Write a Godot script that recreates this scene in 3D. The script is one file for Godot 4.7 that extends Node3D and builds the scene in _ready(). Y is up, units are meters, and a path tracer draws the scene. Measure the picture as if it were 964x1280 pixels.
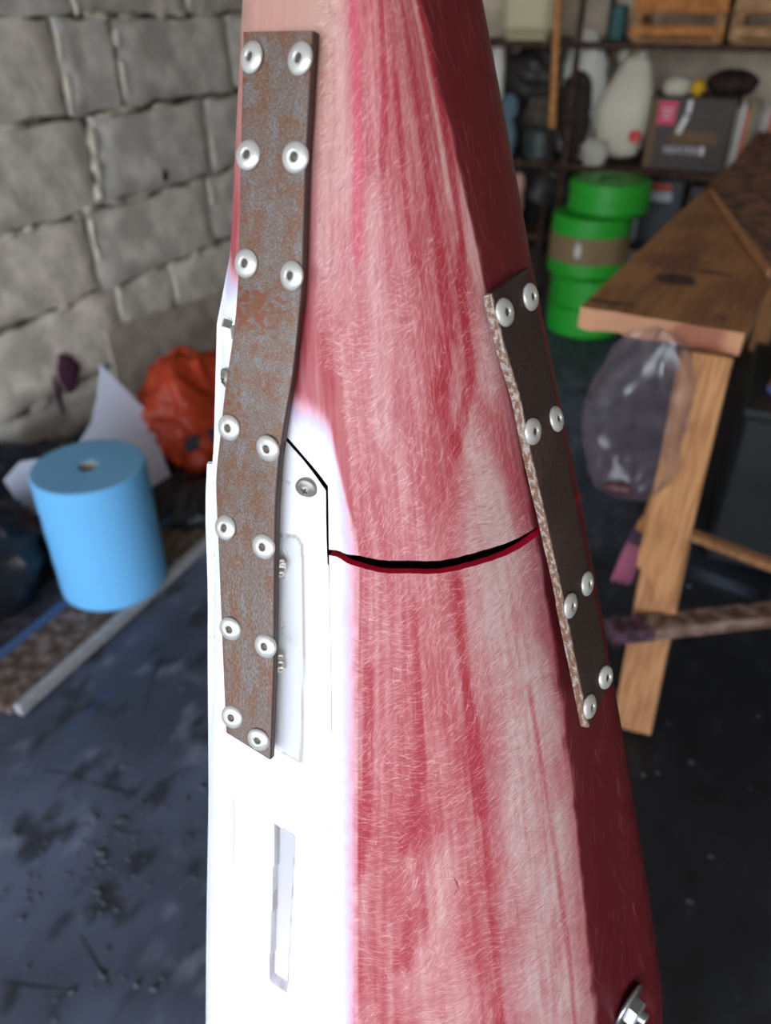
extends Node3D
# A repaired plastic hull standing in a block-walled workshop. Room axes: -z into the workshop, +x right, doorway behind the camera.

const EYE := 1.35
const YAW := 25.0
var rng := RandomNumberGenerator.new()
var M := {}
var used := {}

# ---------------------------------------------------------------- mesh kit
class MB:
	var v := PackedVector3Array()
	var uv := PackedVector2Array()
	var ix := PackedInt32Array()
	func add(p: Vector3, t := Vector2.ZERO) -> int:
		v.append(p)
		uv.append(t)
		return v.size() - 1
	func tri(a: int, b: int, c: int) -> void:
		ix.append(a)
		ix.append(b)
		ix.append(c)
	func quad(a: int, b: int, c: int, d: int) -> void:
		tri(a, b, c)
		tri(a, c, d)
	func mark() -> int:
		return ix.size()
	# turn the closed shape made since mark m so that its triangles run clockwise seen from outside
	func outward(m: int) -> void:
		var o := Vector3.ZERO
		var n := 0
		for k in range(m, ix.size()):
			o += v[ix[k]]
			n += 1
		if n == 0:
			return
		o /= n
		var vol := 0.0
		for k in range(m, ix.size(), 3):
			vol += (v[ix[k]] - o).dot((v[ix[k + 1]] - o).cross(v[ix[k + 2]] - o))
		if vol > 0.0:
			for k in range(m, ix.size(), 3):
				var t := ix[k + 1]
				ix[k + 1] = ix[k + 2]
				ix[k + 2] = t
	func grid(rows: int, cols: int, f: Callable, wrap := false) -> int:
		var s := v.size()
		for i in rows:
			for j in cols:
				var r: Array = (f as Callable).call(i, j)
				add(r[0], r[1])
		for i in rows - 1:
			for j in (cols if wrap else cols - 1):
				var j2 := (j + 1) % cols
				quad(s + i * cols + j, s + i * cols + j2, s + (i + 1) * cols + j2, s + (i + 1) * cols + j)
		return s
	func face(pts: Array, uvs := []) -> void:
		var s := v.size()
		for k in pts.size():
			add(pts[k], uvs[k] if uvs.size() else Vector2.ZERO)
		for k in range(1, pts.size() - 1):
			tri(s, s + k, s + k + 1)
	# chamfered box
	func box(c: Vector3, size: Vector3, b := 0.004, basis := Basis()) -> void:
		var h := size / 2.0
		b = minf(b, minf(h.x, minf(h.y, h.z)) * 0.9)
		var m := mark()
		var ax := [Vector3(1, 0, 0), Vector3(0, 1, 0), Vector3(0, 0, 1)]
		var at := func(sx: int, sy: int, sz: int, k: int) -> Vector3:
			var p := Vector3(sx * h.x, sy * h.y, sz * h.z)
			for q in 3:
				if q != k:
					p[q] -= signf(p[q]) * b
			return p
		var out := []
		for k in 3:
			for s in [-1, 1]:
				var u := (k + 1) % 3
				var w := (k + 2) % 3
				var pts := []
				for e in [[-1, -1], [1, -1], [1, 1], [-1, 1]]:
					var g := [0, 0, 0]
					g[k] = s
					g[u] = e[0]
					g[w] = e[1]
					pts.append(at.call(g[0], g[1], g[2], k))
				out.append([pts, ax[k] * s])
		for k in 3:
			var u := (k + 1) % 3
			var w := (k + 2) % 3
			for e in [[-1, -1], [1, -1], [1, 1], [-1, 1]]:
				var g := [0, 0, 0]
				g[u] = e[0]
				g[w] = e[1]
				var g2 := g.duplicate()
				g[k] = -1
				g2[k] = 1
				out.append([[at.call(g[0], g[1], g[2], u), at.call(g2[0], g2[1], g2[2], u), at.call(g2[0], g2[1], g2[2], w), at.call(g[0], g[1], g[2], w)], ax[u] * e[0] + ax[w] * e[1]])
		for sx in [-1, 1]:
			for sy in [-1, 1]:
				for sz in [-1, 1]:
					out.append([[at.call(sx, sy, sz, 0), at.call(sx, sy, sz, 1), at.call(sx, sy, sz, 2)], Vector3(sx, sy, sz)])
		for f in out:
			var pts: Array = f[0]
			var n: Vector3 = f[1]
			var g: Vector3 = (pts[1] - pts[0]).cross(pts[2] - pts[0])
			if g.dot(n) > 0.0:
				pts.reverse()
			var world := []
			var t := []
			for p in pts:
				world.append(c + basis * p)
				t.append(Vector2(p.x + p.z, p.y + p.z * 0.37))
			face(world, t)
	# turned shape: profile of (radius, height) along local y, closed where the radius is 0
	func lathe(profile: Array, seg: int, x := Transform3D(), wobble = null) -> void:
		var m := mark()
		grid(profile.size(), seg + 1, func(i: int, j: int):
			var a := TAU * j / seg
			var p := Vector3(profile[i].x * cos(a), profile[i].y, profile[i].x * sin(a))
			if wobble != null:
				p = (wobble as Callable).call(p)
			return [x * p, Vector2(float(j) / seg, float(i) / (profile.size() - 1))])
		outward(m)
	func tube(path: Array, rad: Array, seg := 8) -> void:
		var m := mark()
		var n := path.size()
		var up := Vector3(0.31, 0.9, 0.23)
		for i in n:
			var t: Vector3 = (path[mini(i + 1, n - 1)] - path[maxi(i - 1, 0)]).normalized()
			if absf(t.dot(up.normalized())) > 0.95:
				up = Vector3(1, 0.1, 0)
			var a := t.cross(up).normalized()
			var b := t.cross(a)
			for j in seg:
				var q := TAU * j / seg
				add(path[i] + (a * cos(q) + b * sin(q)) * float(rad[mini(i, rad.size() - 1)]), Vector2(float(j) / seg, float(i) / n))
		for i in n - 1:
			for j in seg:
				quad(i * seg + j + v.size() - n * seg, i * seg + (j + 1) % seg + v.size() - n * seg, (i + 1) * seg + (j + 1) % seg + v.size() - n * seg, (i + 1) * seg + j + v.size() - n * seg)
		var s0 := v.size() - n * seg
		var c0 := add(path[0])
		var c1 := add(path[n - 1])
		for j in seg:
			tri(c0, s0 + (j + 1) % seg, s0 + j)
			tri(c1, s0 + (n - 1) * seg + j, s0 + (n - 1) * seg + (j + 1) % seg)
		outward(m)
	# rounded lump with noise folds
	func lump(c: Vector3, r: Vector3, noise: FastNoiseLite, amp: float, freq := 1.0, rows := 18, cols := 26, flat_low := -2.0) -> void:
		var m := mark()
		grid(rows + 1, cols + 1, func(i: int, j: int):
			var la := PI * i / rows - PI / 2
			var lo := TAU * (j % cols) / cols
			var d := Vector3(cos(la) * cos(lo), sin(la), cos(la) * sin(lo))
			if i == 0 or i == rows:
				d = Vector3(0, signf(d.y), 0)
			var k := 1.0 + amp * (0.55 * noise.get_noise_3dv((d * r + c) * freq * 40.0) - 0.7 * absf(noise.get_noise_3dv((d * r + c) * freq * 75.0 + Vector3.ONE * 9.0)) + 0.12)
			var p := c + d * r * k
			p.y = maxf(p.y, flat_low)
			return [p, Vector2(float(j) / cols, float(i) / rows)])
		outward(m)
	# extruded flat outline (points in a plane given by basis x, y; thickness along z)
	func plate(outline: Array, thick: float, x: Transform3D) -> void:
		var m := mark()
		var poly := PackedVector2Array(outline)
		var t := Geometry2D.triangulate_polygon(poly)
		for s in [0.0, 1.0]:
			var b := v.size()
			for p in poly:
				add(x * Vector3(p.x, p.y, s * thick), p * 2.0)
			for k in range(0, t.size(), 3):
				if s == 0.0:
					tri(b + t[k], b + t[k + 1], b + t[k + 2])
				else:
					tri(b + t[k], b + t[k + 2], b + t[k + 1])
		var flip := Geometry2D.is_polygon_clockwise(poly)
		for k in poly.size():
			var p: Vector2 = poly[k]
			var q: Vector2 = poly[(k + 1) % poly.size()]
			var b := v.size()
			add(x * Vector3(p.x, p.y, 0), p)
			add(x * Vector3(q.x, q.y, 0), q)
			add(x * Vector3(q.x, q.y, thick), q)
			add(x * Vector3(p.x, p.y, thick), p)
			# wound against the caps' shared sense
			var t0 := (poly[t[1]] - poly[t[0]]).cross(poly[t[2]] - poly[t[0]]) > 0.0
			if (not flip) == t0:
				quad(b, b + 3, b + 2, b + 1)
			else:
				quad(b, b + 1, b + 2, b + 3)
		outward(m)
	func arrays() -> Array:
		var n := PackedVector3Array()
		n.resize(v.size())
		for k in range(0, ix.size(), 3):
			var a := ix[k]
			var b := ix[k + 1]
			var c := ix[k + 2]
			var g := (v[c] - v[a]).cross(v[b] - v[a])
			n[a] += g
			n[b] += g
			n[c] += g
		for k in n.size():
			n[k] = n[k].normalized() if n[k].length_squared() > 0.0 else Vector3.UP
		var out := []
		out.resize(Mesh.ARRAY_MAX)
		out[Mesh.ARRAY_VERTEX] = v
		out[Mesh.ARRAY_NORMAL] = n
		out[Mesh.ARRAY_TEX_UV] = uv
		out[Mesh.ARRAY_INDEX] = ix
		return out
	func mesh(m: Material = null, onto: ArrayMesh = null) -> ArrayMesh:
		var am := onto if onto else ArrayMesh.new()
		if ix.size():
			am.add_surface_from_arrays(Mesh.PRIMITIVE_TRIANGLES, arrays())
			if m:
				am.surface_set_material(am.get_surface_count() - 1, m)
		return am

func numbered(n: String) -> String:
	used[n] = used.get(n, -1) + 1
	return n if used[n] == 0 else "%s_%03d" % [n, used[n]]

func put(called: String, mesh: Mesh, m: Material, parent: Node = self, at := Transform3D()) -> MeshInstance3D:
	var o := MeshInstance3D.new()
	o.name = numbered(called) if parent == self else called
	o.mesh = mesh
	if m:
		o.material_override = m
	o.transform = at
	parent.add_child(o, true)
	return o

func part(called: String, b: MB, m: Material, parent: Node = self) -> MeshInstance3D:
	return put(called, b.mesh(m), null, parent)

func tag(o: Node, label: String, category: String, group := "") -> Node:
	o.set_meta("label", label)
	o.set_meta("category", category)
	if group:
		o.set_meta("group", group)
	return o

func thing(called: String, label: String, category: String, at := Vector3.ZERO, turn := 0.0, group := "") -> Node3D:
	var o := Node3D.new()
	o.name = numbered(called)
	add_child(o)
	o.position = at
	o.rotation_degrees.y = turn
	tag(o, label, category, group)
	return o

func structure(called: String, b: MB, m: Material) -> MeshInstance3D:
	var o := part(called, b, m)
	o.set_meta("kind", "structure")
	return o

# ---------------------------------------------------------------- materials
func noise(seed_: int, freq: float, oct := 4, kind := FastNoiseLite.TYPE_SIMPLEX_SMOOTH) -> FastNoiseLite:
	var n := FastNoiseLite.new()
	n.seed = seed_
	n.frequency = freq
	n.noise_type = kind
	n.fractal_octaves = oct
	return n

func noise_tex(n: FastNoiseLite, lo: Color, hi: Color, size := 512) -> NoiseTexture2D:
	var t := NoiseTexture2D.new()
	t.width = size
	t.height = size
	t.seamless = true
	t.noise = n
	var g := Gradient.new()
	g.set_color(0, lo)
	g.set_color(1, hi)
	g.set_offset(0, 0.25)
	g.set_offset(1, 0.75)
	t.color_ramp = g
	return t

func hexc(r: int, g: int, b: int) -> Color:
	return Color(r / 255.0, g / 255.0, b / 255.0)

func plain(c: Color, rough := 0.8, metal := 0.0) -> StandardMaterial3D:
	var m := StandardMaterial3D.new()
	m.albedo_color = c
	m.roughness = rough
	m.metallic = metal
	return m

var T := {}
# a colour with a tone variation and fine relief laid on from three sides
func rough_mat(c: Color, tex: String, scale: float, rough := 0.85, bump := 0.0, metal := 0.0) -> StandardMaterial3D:
	var m := plain(c, rough, metal)
	m.albedo_texture = T[tex]
	m.uv1_triplanar = true
	m.uv1_scale = Vector3.ONE * scale
	if bump > 0.0:
		m.heightmap_enabled = true
		m.heightmap_texture = T["relief"]
		m.heightmap_scale = bump
	return m

func make_materials() -> void:
	T["fine"] = noise_tex(noise(3, 0.03, 5), Color(0.84, 0.84, 0.84), Color.WHITE)
	T["blotch"] = noise_tex(noise(5, 0.012, 5), Color(0.52, 0.5, 0.48), Color.WHITE)
	T["warm"] = noise_tex(noise(8, 0.015, 5), Color(0.62, 0.52, 0.42), Color.WHITE)
	T["stone"] = noise_tex(noise(13, 0.01, 6), Color(0.8, 0.8, 0.8), Color.WHITE)
	T["wood"] = noise_tex(noise(9, 0.02, 4), Color(0.8, 0.74, 0.68), Color.WHITE)
	T["relief"] = noise_tex(noise(11, 0.035, 5), Color.BLACK, Color.WHITE)
	M.block = []
	for c in [hexc(240, 234, 220), hexc(232, 227, 214), hexc(244, 237, 220), hexc(226, 223, 214)]:
		M.block.append(rough_mat(c, "stone", 1.1, 0.95, 0.12))
	M.mortar = rough_mat(hexc(150, 145, 132), "blotch", 2.0, 0.95, 0.6)
	M.mortar_lump = rough_mat(hexc(236, 228, 208), "stone", 3.0, 0.95, 0.15)
	M.plaster = rough_mat(hexc(238, 220, 194), "stone", 0.5, 0.95, 0.2)
	M.ceiling = rough_mat(hexc(232, 220, 200), "stone", 0.6, 0.95)
	M.yard = rough_mat(hexc(204, 200, 192), "blotch", 0.4, 0.95)
	M.chip = rough_mat(hexc(92, 95, 102), "fine", 6.0, 0.95)
	M.alu = plain(hexc(214, 214, 208), 0.38, 0.55)
	M.dark_steel = plain(hexc(92, 84, 74), 0.5, 0.5)
	M.zinc = plain(hexc(176, 180, 182), 0.28, 0.9)
	M.screw = plain(hexc(150, 146, 136), 0.45, 0.6)
	M.screw_dark = plain(hexc(60, 55, 48), 0.7)
	M.black = plain(hexc(16, 16, 18), 0.7)
	M.burr = plain(hexc(222, 216, 206), 0.7)
	M.paper_blue = plain(hexc(104, 178, 228), 0.9)
	M.paper_end = plain(hexc(112, 170, 210), 0.95)
	M.card = plain(hexc(178, 160, 136), 0.9)
	M.board_grey = rough_mat(hexc(120, 106, 100), "warm", 3.0, 0.9, 0.1)
	M.board_pale = rough_mat(hexc(170, 170, 172), "fine", 4.0, 0.9, 0.08)
	M.board_blue = rough_mat(hexc(70, 100, 140), "fine", 4.0, 0.9)
	M.board_dark = rough_mat(hexc(62, 56, 62), "blotch", 3.0, 0.9, 0.1)
	M.sheet_white = plain(hexc(218, 224, 242), 0.6)
	M.ply = rough_mat(hexc(196, 182, 168), "stone", 1.4, 0.9)
	M.orange_bag = rough_mat(hexc(190, 62, 26), "fine", 3.0, 0.5)
	M.navy = plain(hexc(28, 32, 48), 0.45)
	M.bin_bag = plain(hexc(20, 21, 26), 0.4)
	M.green_rag = plain(hexc(120, 180, 130), 0.8)
	M.leg_wood = rough_mat(hexc(196, 144, 98), "wood", 2.0, 0.75, 0.05)
	M.leg_wood2 = rough_mat(hexc(204, 150, 98), "wood", 3.0, 0.75, 0.05)
	M.brace_wood = rough_mat(hexc(150, 128, 118), "warm", 3.0, 0.85, 0.05)
	M.purple_wood = rough_mat(hexc(106, 74, 92), "blotch", 5.0, 0.85)
	M.crate_wood = rough_mat(hexc(206, 138, 72), "wood", 2.0, 0.8, 0.06)
	M.crate_wood2 = rough_mat(hexc(190, 150, 108), "wood", 2.0, 0.8, 0.06)
	M.rust_post = rough_mat(hexc(84, 58, 46), "blotch", 4.0, 0.8, 0.05, 0.2)
	M.shelf = rough_mat(hexc(88, 66, 54), "warm", 2.0, 0.85)
	M.reel_green = plain(hexc(40, 168, 44), 0.45)
	M.reel_groove = plain(hexc(18, 92, 26), 0.6)
	M.kraft = rough_mat(hexc(150, 124, 88), "fine", 4.0, 0.8)
	M.film = plain(hexc(222, 220, 214), 0.25)
	M.jerry = plain(hexc(206, 200, 178), 0.45)
	M.jerry2 = plain(hexc(206, 198, 158), 0.5)
	M.red = plain(hexc(206, 24, 30), 0.4)
	M.pink_red = plain(hexc(214, 62, 92), 0.5)
	M.carton = rough_mat(hexc(84, 74, 70), "fine", 3.0, 0.7)
	M.carton_side = rough_mat(hexc(126, 100, 74), "fine", 3.0, 0.85)
	M.ink_white = plain(hexc(206, 200, 204), 0.6)
	M.ink_orange = plain(hexc(232, 72, 36), 0.5)
	M.label_grey = plain(hexc(176, 178, 184), 0.55)
	M.case = plain(hexc(27, 27, 30), 0.5)
	M.case2 = plain(hexc(46, 50, 50), 0.6)
	M.white_sack = plain(hexc(224, 222, 212), 0.6)
	M.black_bag = plain(hexc(40, 36, 34), 0.5)
	M.brown_dark = rough_mat(hexc(58, 44, 34), "blotch", 3.0, 0.85)
	M.cloth_blue = rough_mat(hexc(96, 122, 134), "fine", 5.0, 0.95)
	M.grey_junk = rough_mat(hexc(98, 88, 76), "blotch", 6.0, 0.9)
	M.green_can = plain(hexc(52, 62, 58), 0.5)
	M.pink_bag = plain(hexc(196, 152, 138), 0.6)
	M.yellow = plain(hexc(222, 176, 20), 0.5)
	M.handle = rough_mat(hexc(206, 146, 88), "wood", 3.0, 0.7)
	M.teal = plain(hexc(40, 92, 92), 0.6)
	M.cream = plain(hexc(206, 200, 178), 0.6)
	M.bristle = rough_mat(hexc(186, 104, 130), "fine", 14.0, 0.9)
	M.ferrule = plain(hexc(96, 70, 86), 0.5, 0.3)
	M.orange = plain(hexc(240, 110, 30), 0.45)
	M.white = plain(hexc(232, 228, 224), 0.5)
	M.blue_rim = plain(hexc(96, 110, 160), 0.5)
	M.red_wet = plain(hexc(86, 14, 22), 0.25)
	M.nail = plain(hexc(70, 66, 66), 0.5, 0.6)
	M.bundle = rough_mat(hexc(190, 186, 170), "fine", 8.0, 0.5)
	(M.leg_wood as StandardMaterial3D).uv1_scale = Vector3(7, 0.7, 7)
	(M.leg_wood2 as StandardMaterial3D).uv1_scale = Vector3(7, 0.7, 7)
	var clear := plain(Color(0.56, 0.48, 0.54, 0.10), 0.16)
	clear.transparency = BaseMaterial3D.TRANSPARENCY_ALPHA
	M.clear = clear
	var smoky := plain(Color(0.82, 0.84, 0.8, 0.4), 0.22)
	smoky.transparency = BaseMaterial3D.TRANSPARENCY_ALPHA
	M.clear_film = smoky

# ---------------------------------------------------------------- hull
# plan sections by drop below eye height: [drop, x of left corner, seam, paint edge, middle, ridge, right edge]
const SECT := [
	[-0.16, -0.0466, -0.0212, -0.0135, -0.0156, -0.0146, 0.0004], [0.0, -0.0660, -0.0276, -0.0183, -0.0013, 0.0132, 0.0450],
	[0.08, -0.0757, -0.0308, -0.0206, 0.0057, 0.0371, 0.0673], [0.106, -0.0787, -0.0316, -0.0213, 0.0088, 0.0437, 0.0742],
	[0.124, -0.0836, -0.0321, -0.0218, 0.0114, 0.0500, 0.0793], [0.14, -0.0881, -0.0317, -0.0219, 0.0137, 0.0546, 0.0839],
	[0.2, -0.0941, -0.0291, -0.0179, 0.0207, 0.0697, 0.1013], [0.24, -0.0995, -0.0294, -0.0144, 0.0238, 0.0797, 0.1132],
	[0.32, -0.1058, -0.0296, -0.0163, 0.0321, 0.0972, 0.1347], [0.42, -0.1121, -0.0309, -0.0177, 0.0424, 0.1148, 0.1604],
	[0.53, -0.1213, -0.0322, -0.0189, 0.0533, 0.1313, 0.1876], [0.64, -0.1295, -0.0333, -0.0202, 0.0651, 0.1477, 0.2130],
	[0.85, -0.1370, -0.0340, -0.0200, 0.0700, 0.1620, 0.2360], [1.35, -0.1420, -0.0340, -0.0200, 0.0750, 0.1720, 0.2480]]

func mid3(d: float, a: float, b: float, c: float) -> float:
	if d < 0.24:
		return lerpf(a, b, clampf(d, 0.0, 0.24) / 0.24)
	return lerpf(b, c, (minf(d, 0.6) - 0.24) / 0.29)

var sect_cache := {}
func section(d: float) -> PackedVector2Array:   # 13 control points (x, forward)
	var key := int(round(d * 20000.0))
	if sect_cache.has(key):
		return sect_cache[key]
	var i := 0
	while i < SECT.size() - 2 and d > SECT[i + 1][0]:
		i += 1
	var t: float = (d - SECT[i][0]) / (SECT[i + 1][0] - SECT[i][0])
	var x := []
	for k in range(1, 7):
		x.append(lerpf(SECT[i][k], SECT[i + 1][k], t))
	var fs := 0.398 - 0.318 * minf(d, 0.62) - 0.06 * maxf(0.0, d - 0.62)
	var fl := fs + mid3(d, 0.028, 0.042, 0.048)
	var fr := fs + mid3(d, -0.002, 0.017, 0.018)
	var fp := fs + mid3(d, 0.034, 0.058, 0.078)
	var w: float = x[5] - x[0]
	var p := PackedVector2Array([
		Vector2(x[0] + 0.0025, fl + 0.012), Vector2(x[0], fl), Vector2(x[0] + 0.0035, fs + mid3(d, 0.020, 0.033, 0.038)), Vector2(x[1], fs), Vector2(x[2], fs - 0.006), Vector2(x[3], fs - 0.010),
		Vector2(x[4], fr), Vector2((x[4] + x[5]) / 2 + 0.002, (fr + fp) / 2 - 0.002), Vector2(x[5], fp), Vector2(x[5], fp + 0.02), Vector2(x[5] - 0.13 * w, fp + 0.32 * w),
		Vector2((x[0] + x[5]) / 2, fs + 0.72 * w), Vector2(x[0] + 0.12 * w, fl + 0.4 * w)])
	if d < 0.0:   # the tip closes above the picture
		var k := sqrt(maxf(0.0, 1.0 - pow(d / -0.162, 2.0)))
		var c := Vector2.ZERO
		for q in p:
			c += q / 13.0
		for q in 13:
			p[q] = c.lerp(p[q], lerpf(1.0, k, smoothstep(0.0, 0.16, -d)))
	sect_cache[key] = p
	return p

func hull_point(u: float, d: float, lift := 0.0) -> Vector3:   # local: x, height, -forward
	var p := section(d)
	var i := int(floor(u))
	var t := u - i
	var q := [p[posmod(i - 1, 13)], p[posmod(i, 13)], p[posmod(i + 1, 13)], p[posmod(i + 2, 13)]]
	var h: float = q[1].distance_to(q[2]) + 1e-6
	var h0: float = q[0].distance_to(q[1]) + 1e-6
	var h2: float = q[2].distance_to(q[3]) + 1e-6
	var m0: Vector2 = ((q[1] - q[0]) / h0 * h + (q[2] - q[1]) / h * h0) / (h0 + h) * h
	var m1: Vector2 = ((q[2] - q[1]) / h * h2 + (q[3] - q[2]) / h2 * h) / (h + h2) * h
	var t2 := t * t
	var t3 := t2 * t
	var r: Vector2 = (2 * t3 - 3 * t2 + 1) * q[1] + (t3 - 2 * t2 + t) * m0 + (3 * t2 - 2 * t3) * q[2] + (t3 - t2) * m1
	if lift != 0.0:
		var g: Vector2 = (6 * t2 - 6 * t) * q[1] + (3 * t2 - 4 * t + 1) * m0 + (6 * t - 6 * t2) * q[2] + (3 * t2 - 2 * t) * m1
		r += Vector2(g.y, -g.x).normalized() * lift
	return Vector3(r.x, EYE - d, -r.y)

const ARC := [0.0, 0.0, 0.010, 0.090, 0.105, 0.154, 0.222, 0.252, 0.283, 0.303]
func arc_of(u: float) -> float:
	u = clampf(u, 1.0, 8.9999)
	var i := int(floor(u))
	return lerpf(ARC[i], ARC[i + 1], u - i)

func hull_uv(u: float, d: float) -> Vector2:
	if d > 0.64:   # below the sanded stretch the same wear goes on, turned over
		d = 0.64 - (d - 0.64) * 0.5
	return Vector2(arc_of(u) / 0.303, (d + 0.06) / 0.72)

func panel_top(u: float) -> float:   # upper edge of the white side panel
	if u > 2.2:
		return 0.2047 + (u - 3.0) * 0.0665
	return lerpf(0.108, 0.1515, clampf(u - 1.0, 0.0, 1.2) / 1.2) if u > 1.0 else 0.108

func inside(p: Vector2, poly: Array) -> float:
	return 1.0 if Geometry2D.is_point_in_polygon(p, PackedVector2Array(poly)) else 0.0

func panel_lift(u: float, d: float) -> float:
	var l := -0.0022 * (1.0 - smoothstep(0.33, 0.40, d))
	l *= smoothstep(1.0, 1.6, u)
	# welded plastic pads
	l += 0.0009 * inside(Vector2(u, d), [Vector2(2.3, 0.20), Vector2(2.62, 0.178), Vector2(2.985, 0.203), Vector2(2.985, 0.2455), Vector2(2.82, 0.2445), Vector2(2.3, 0.24)])
	l += 0.0008 * inside(Vector2(u, d), [Vector2(2.3, 0.2375), Vector2(2.76, 0.234), Vector2(2.80, 0.238), Vector2(2.80, 0.30), Vector2(2.775, 0.364), Vector2(2.627, 0.3596), Vector2(2.3, 0.345)])
	# moulded slots
	l -= 0.0045 * inside(Vector2(u, d), [Vector2(2.607, 0.4083), Vector2(2.73, 0.4119), Vector2(2.68, 0.5251), Vector2(2.573, 0.519)])
	l -= 0.0016 * inside(Vector2(u, d), [Vector2(2.275, 0.395), Vector2(2.397, 0.400), Vector2(2.393, 0.504), Vector2(2.289, 0.498)])
	return l

func hull_patch(b: MB, us: Array, d_at: Callable, rows: Array, lift: Callable, lips: Array, panel := false, cut: MB = null) -> void:
	# grid over us x rows (0..1 between the top and bottom given by d_at(u)); lips: which borders get an inward rim [top, bottom, left, right]
	var nu := us.size()
	var nr := rows.size()
	var at := func(i: int, j: int, depth: float) -> Array:
		var e: Vector2 = (d_at as Callable).call(us[j])
		var d := lerpf(e.x, e.y, rows[i])
		var u: float = us[j]
		if panel and u > 2.8:
			u = lerpf(2.8, lerpf(2.972, 2.983, smoothstep(0.22, 0.26, d)) + 0.015 * smoothstep(0.335, 0.365, d), (u - 2.8) / 0.196)
		return [hull_point(u, d, (lift as Callable).call(u, d) - depth), hull_uv(u, d) if depth < 0.0 else hull_uv(4.32, 0.03)]
	b.grid(nr, nu, func(i: int, j: int): return at.call(i, j, -0.0000001))
	var rim := 0.0042
	if lips[0]:
		(cut if cut else b).grid(2, nu, func(i: int, j: int): return at.call(0, j, rim * (1 - i)))
	if lips[1]:
		(cut if cut else b).grid(2, nu, func(i: int, j: int): return at.call(nr - 1, j, rim * i))
	if lips[2]:
		b.grid(nr, 2, func(i: int, j: int): return at.call(i, 0, rim * (1 - j)))
	if lips[3]:
		b.grid(nr, 2, func(i: int, j: int): return at.call(i, nu - 1, rim * j))

func spread(a: float, b: float, n: int) -> Array:
	var r := []
	for i in n + 1:
		r.append(lerpf(a, b, float(i) / n))
	return r

func stroke(im: Image, a: Vector2, b: Vector2, c: Color, alpha: float) -> void:
	var n := int(maxf(absf(b.x - a.x), absf(b.y - a.y))) + 1
	var w := im.get_width()
	var h := im.get_height()
	for k in n + 1:
		var p := a.lerp(b, float(k) / n)
		var x := int(p.x)
		var y := int(p.y)
		if x >= 0 and y >= 0 and x < w and y < h:
			im.set_pixel(x, y, im.get_pixel(x, y).lerp(c, alpha * sin(PI * (0.12 + 0.76 * k / n))))

func near_line(p: Vector2, pts: Array) -> float:
	var best := 1e9
	for k in pts.size() - 1:
		best = minf(best, p.distance_to(Geometry2D.get_closest_point_to_segment(p, pts[k], pts[k + 1])))
	return best

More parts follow.
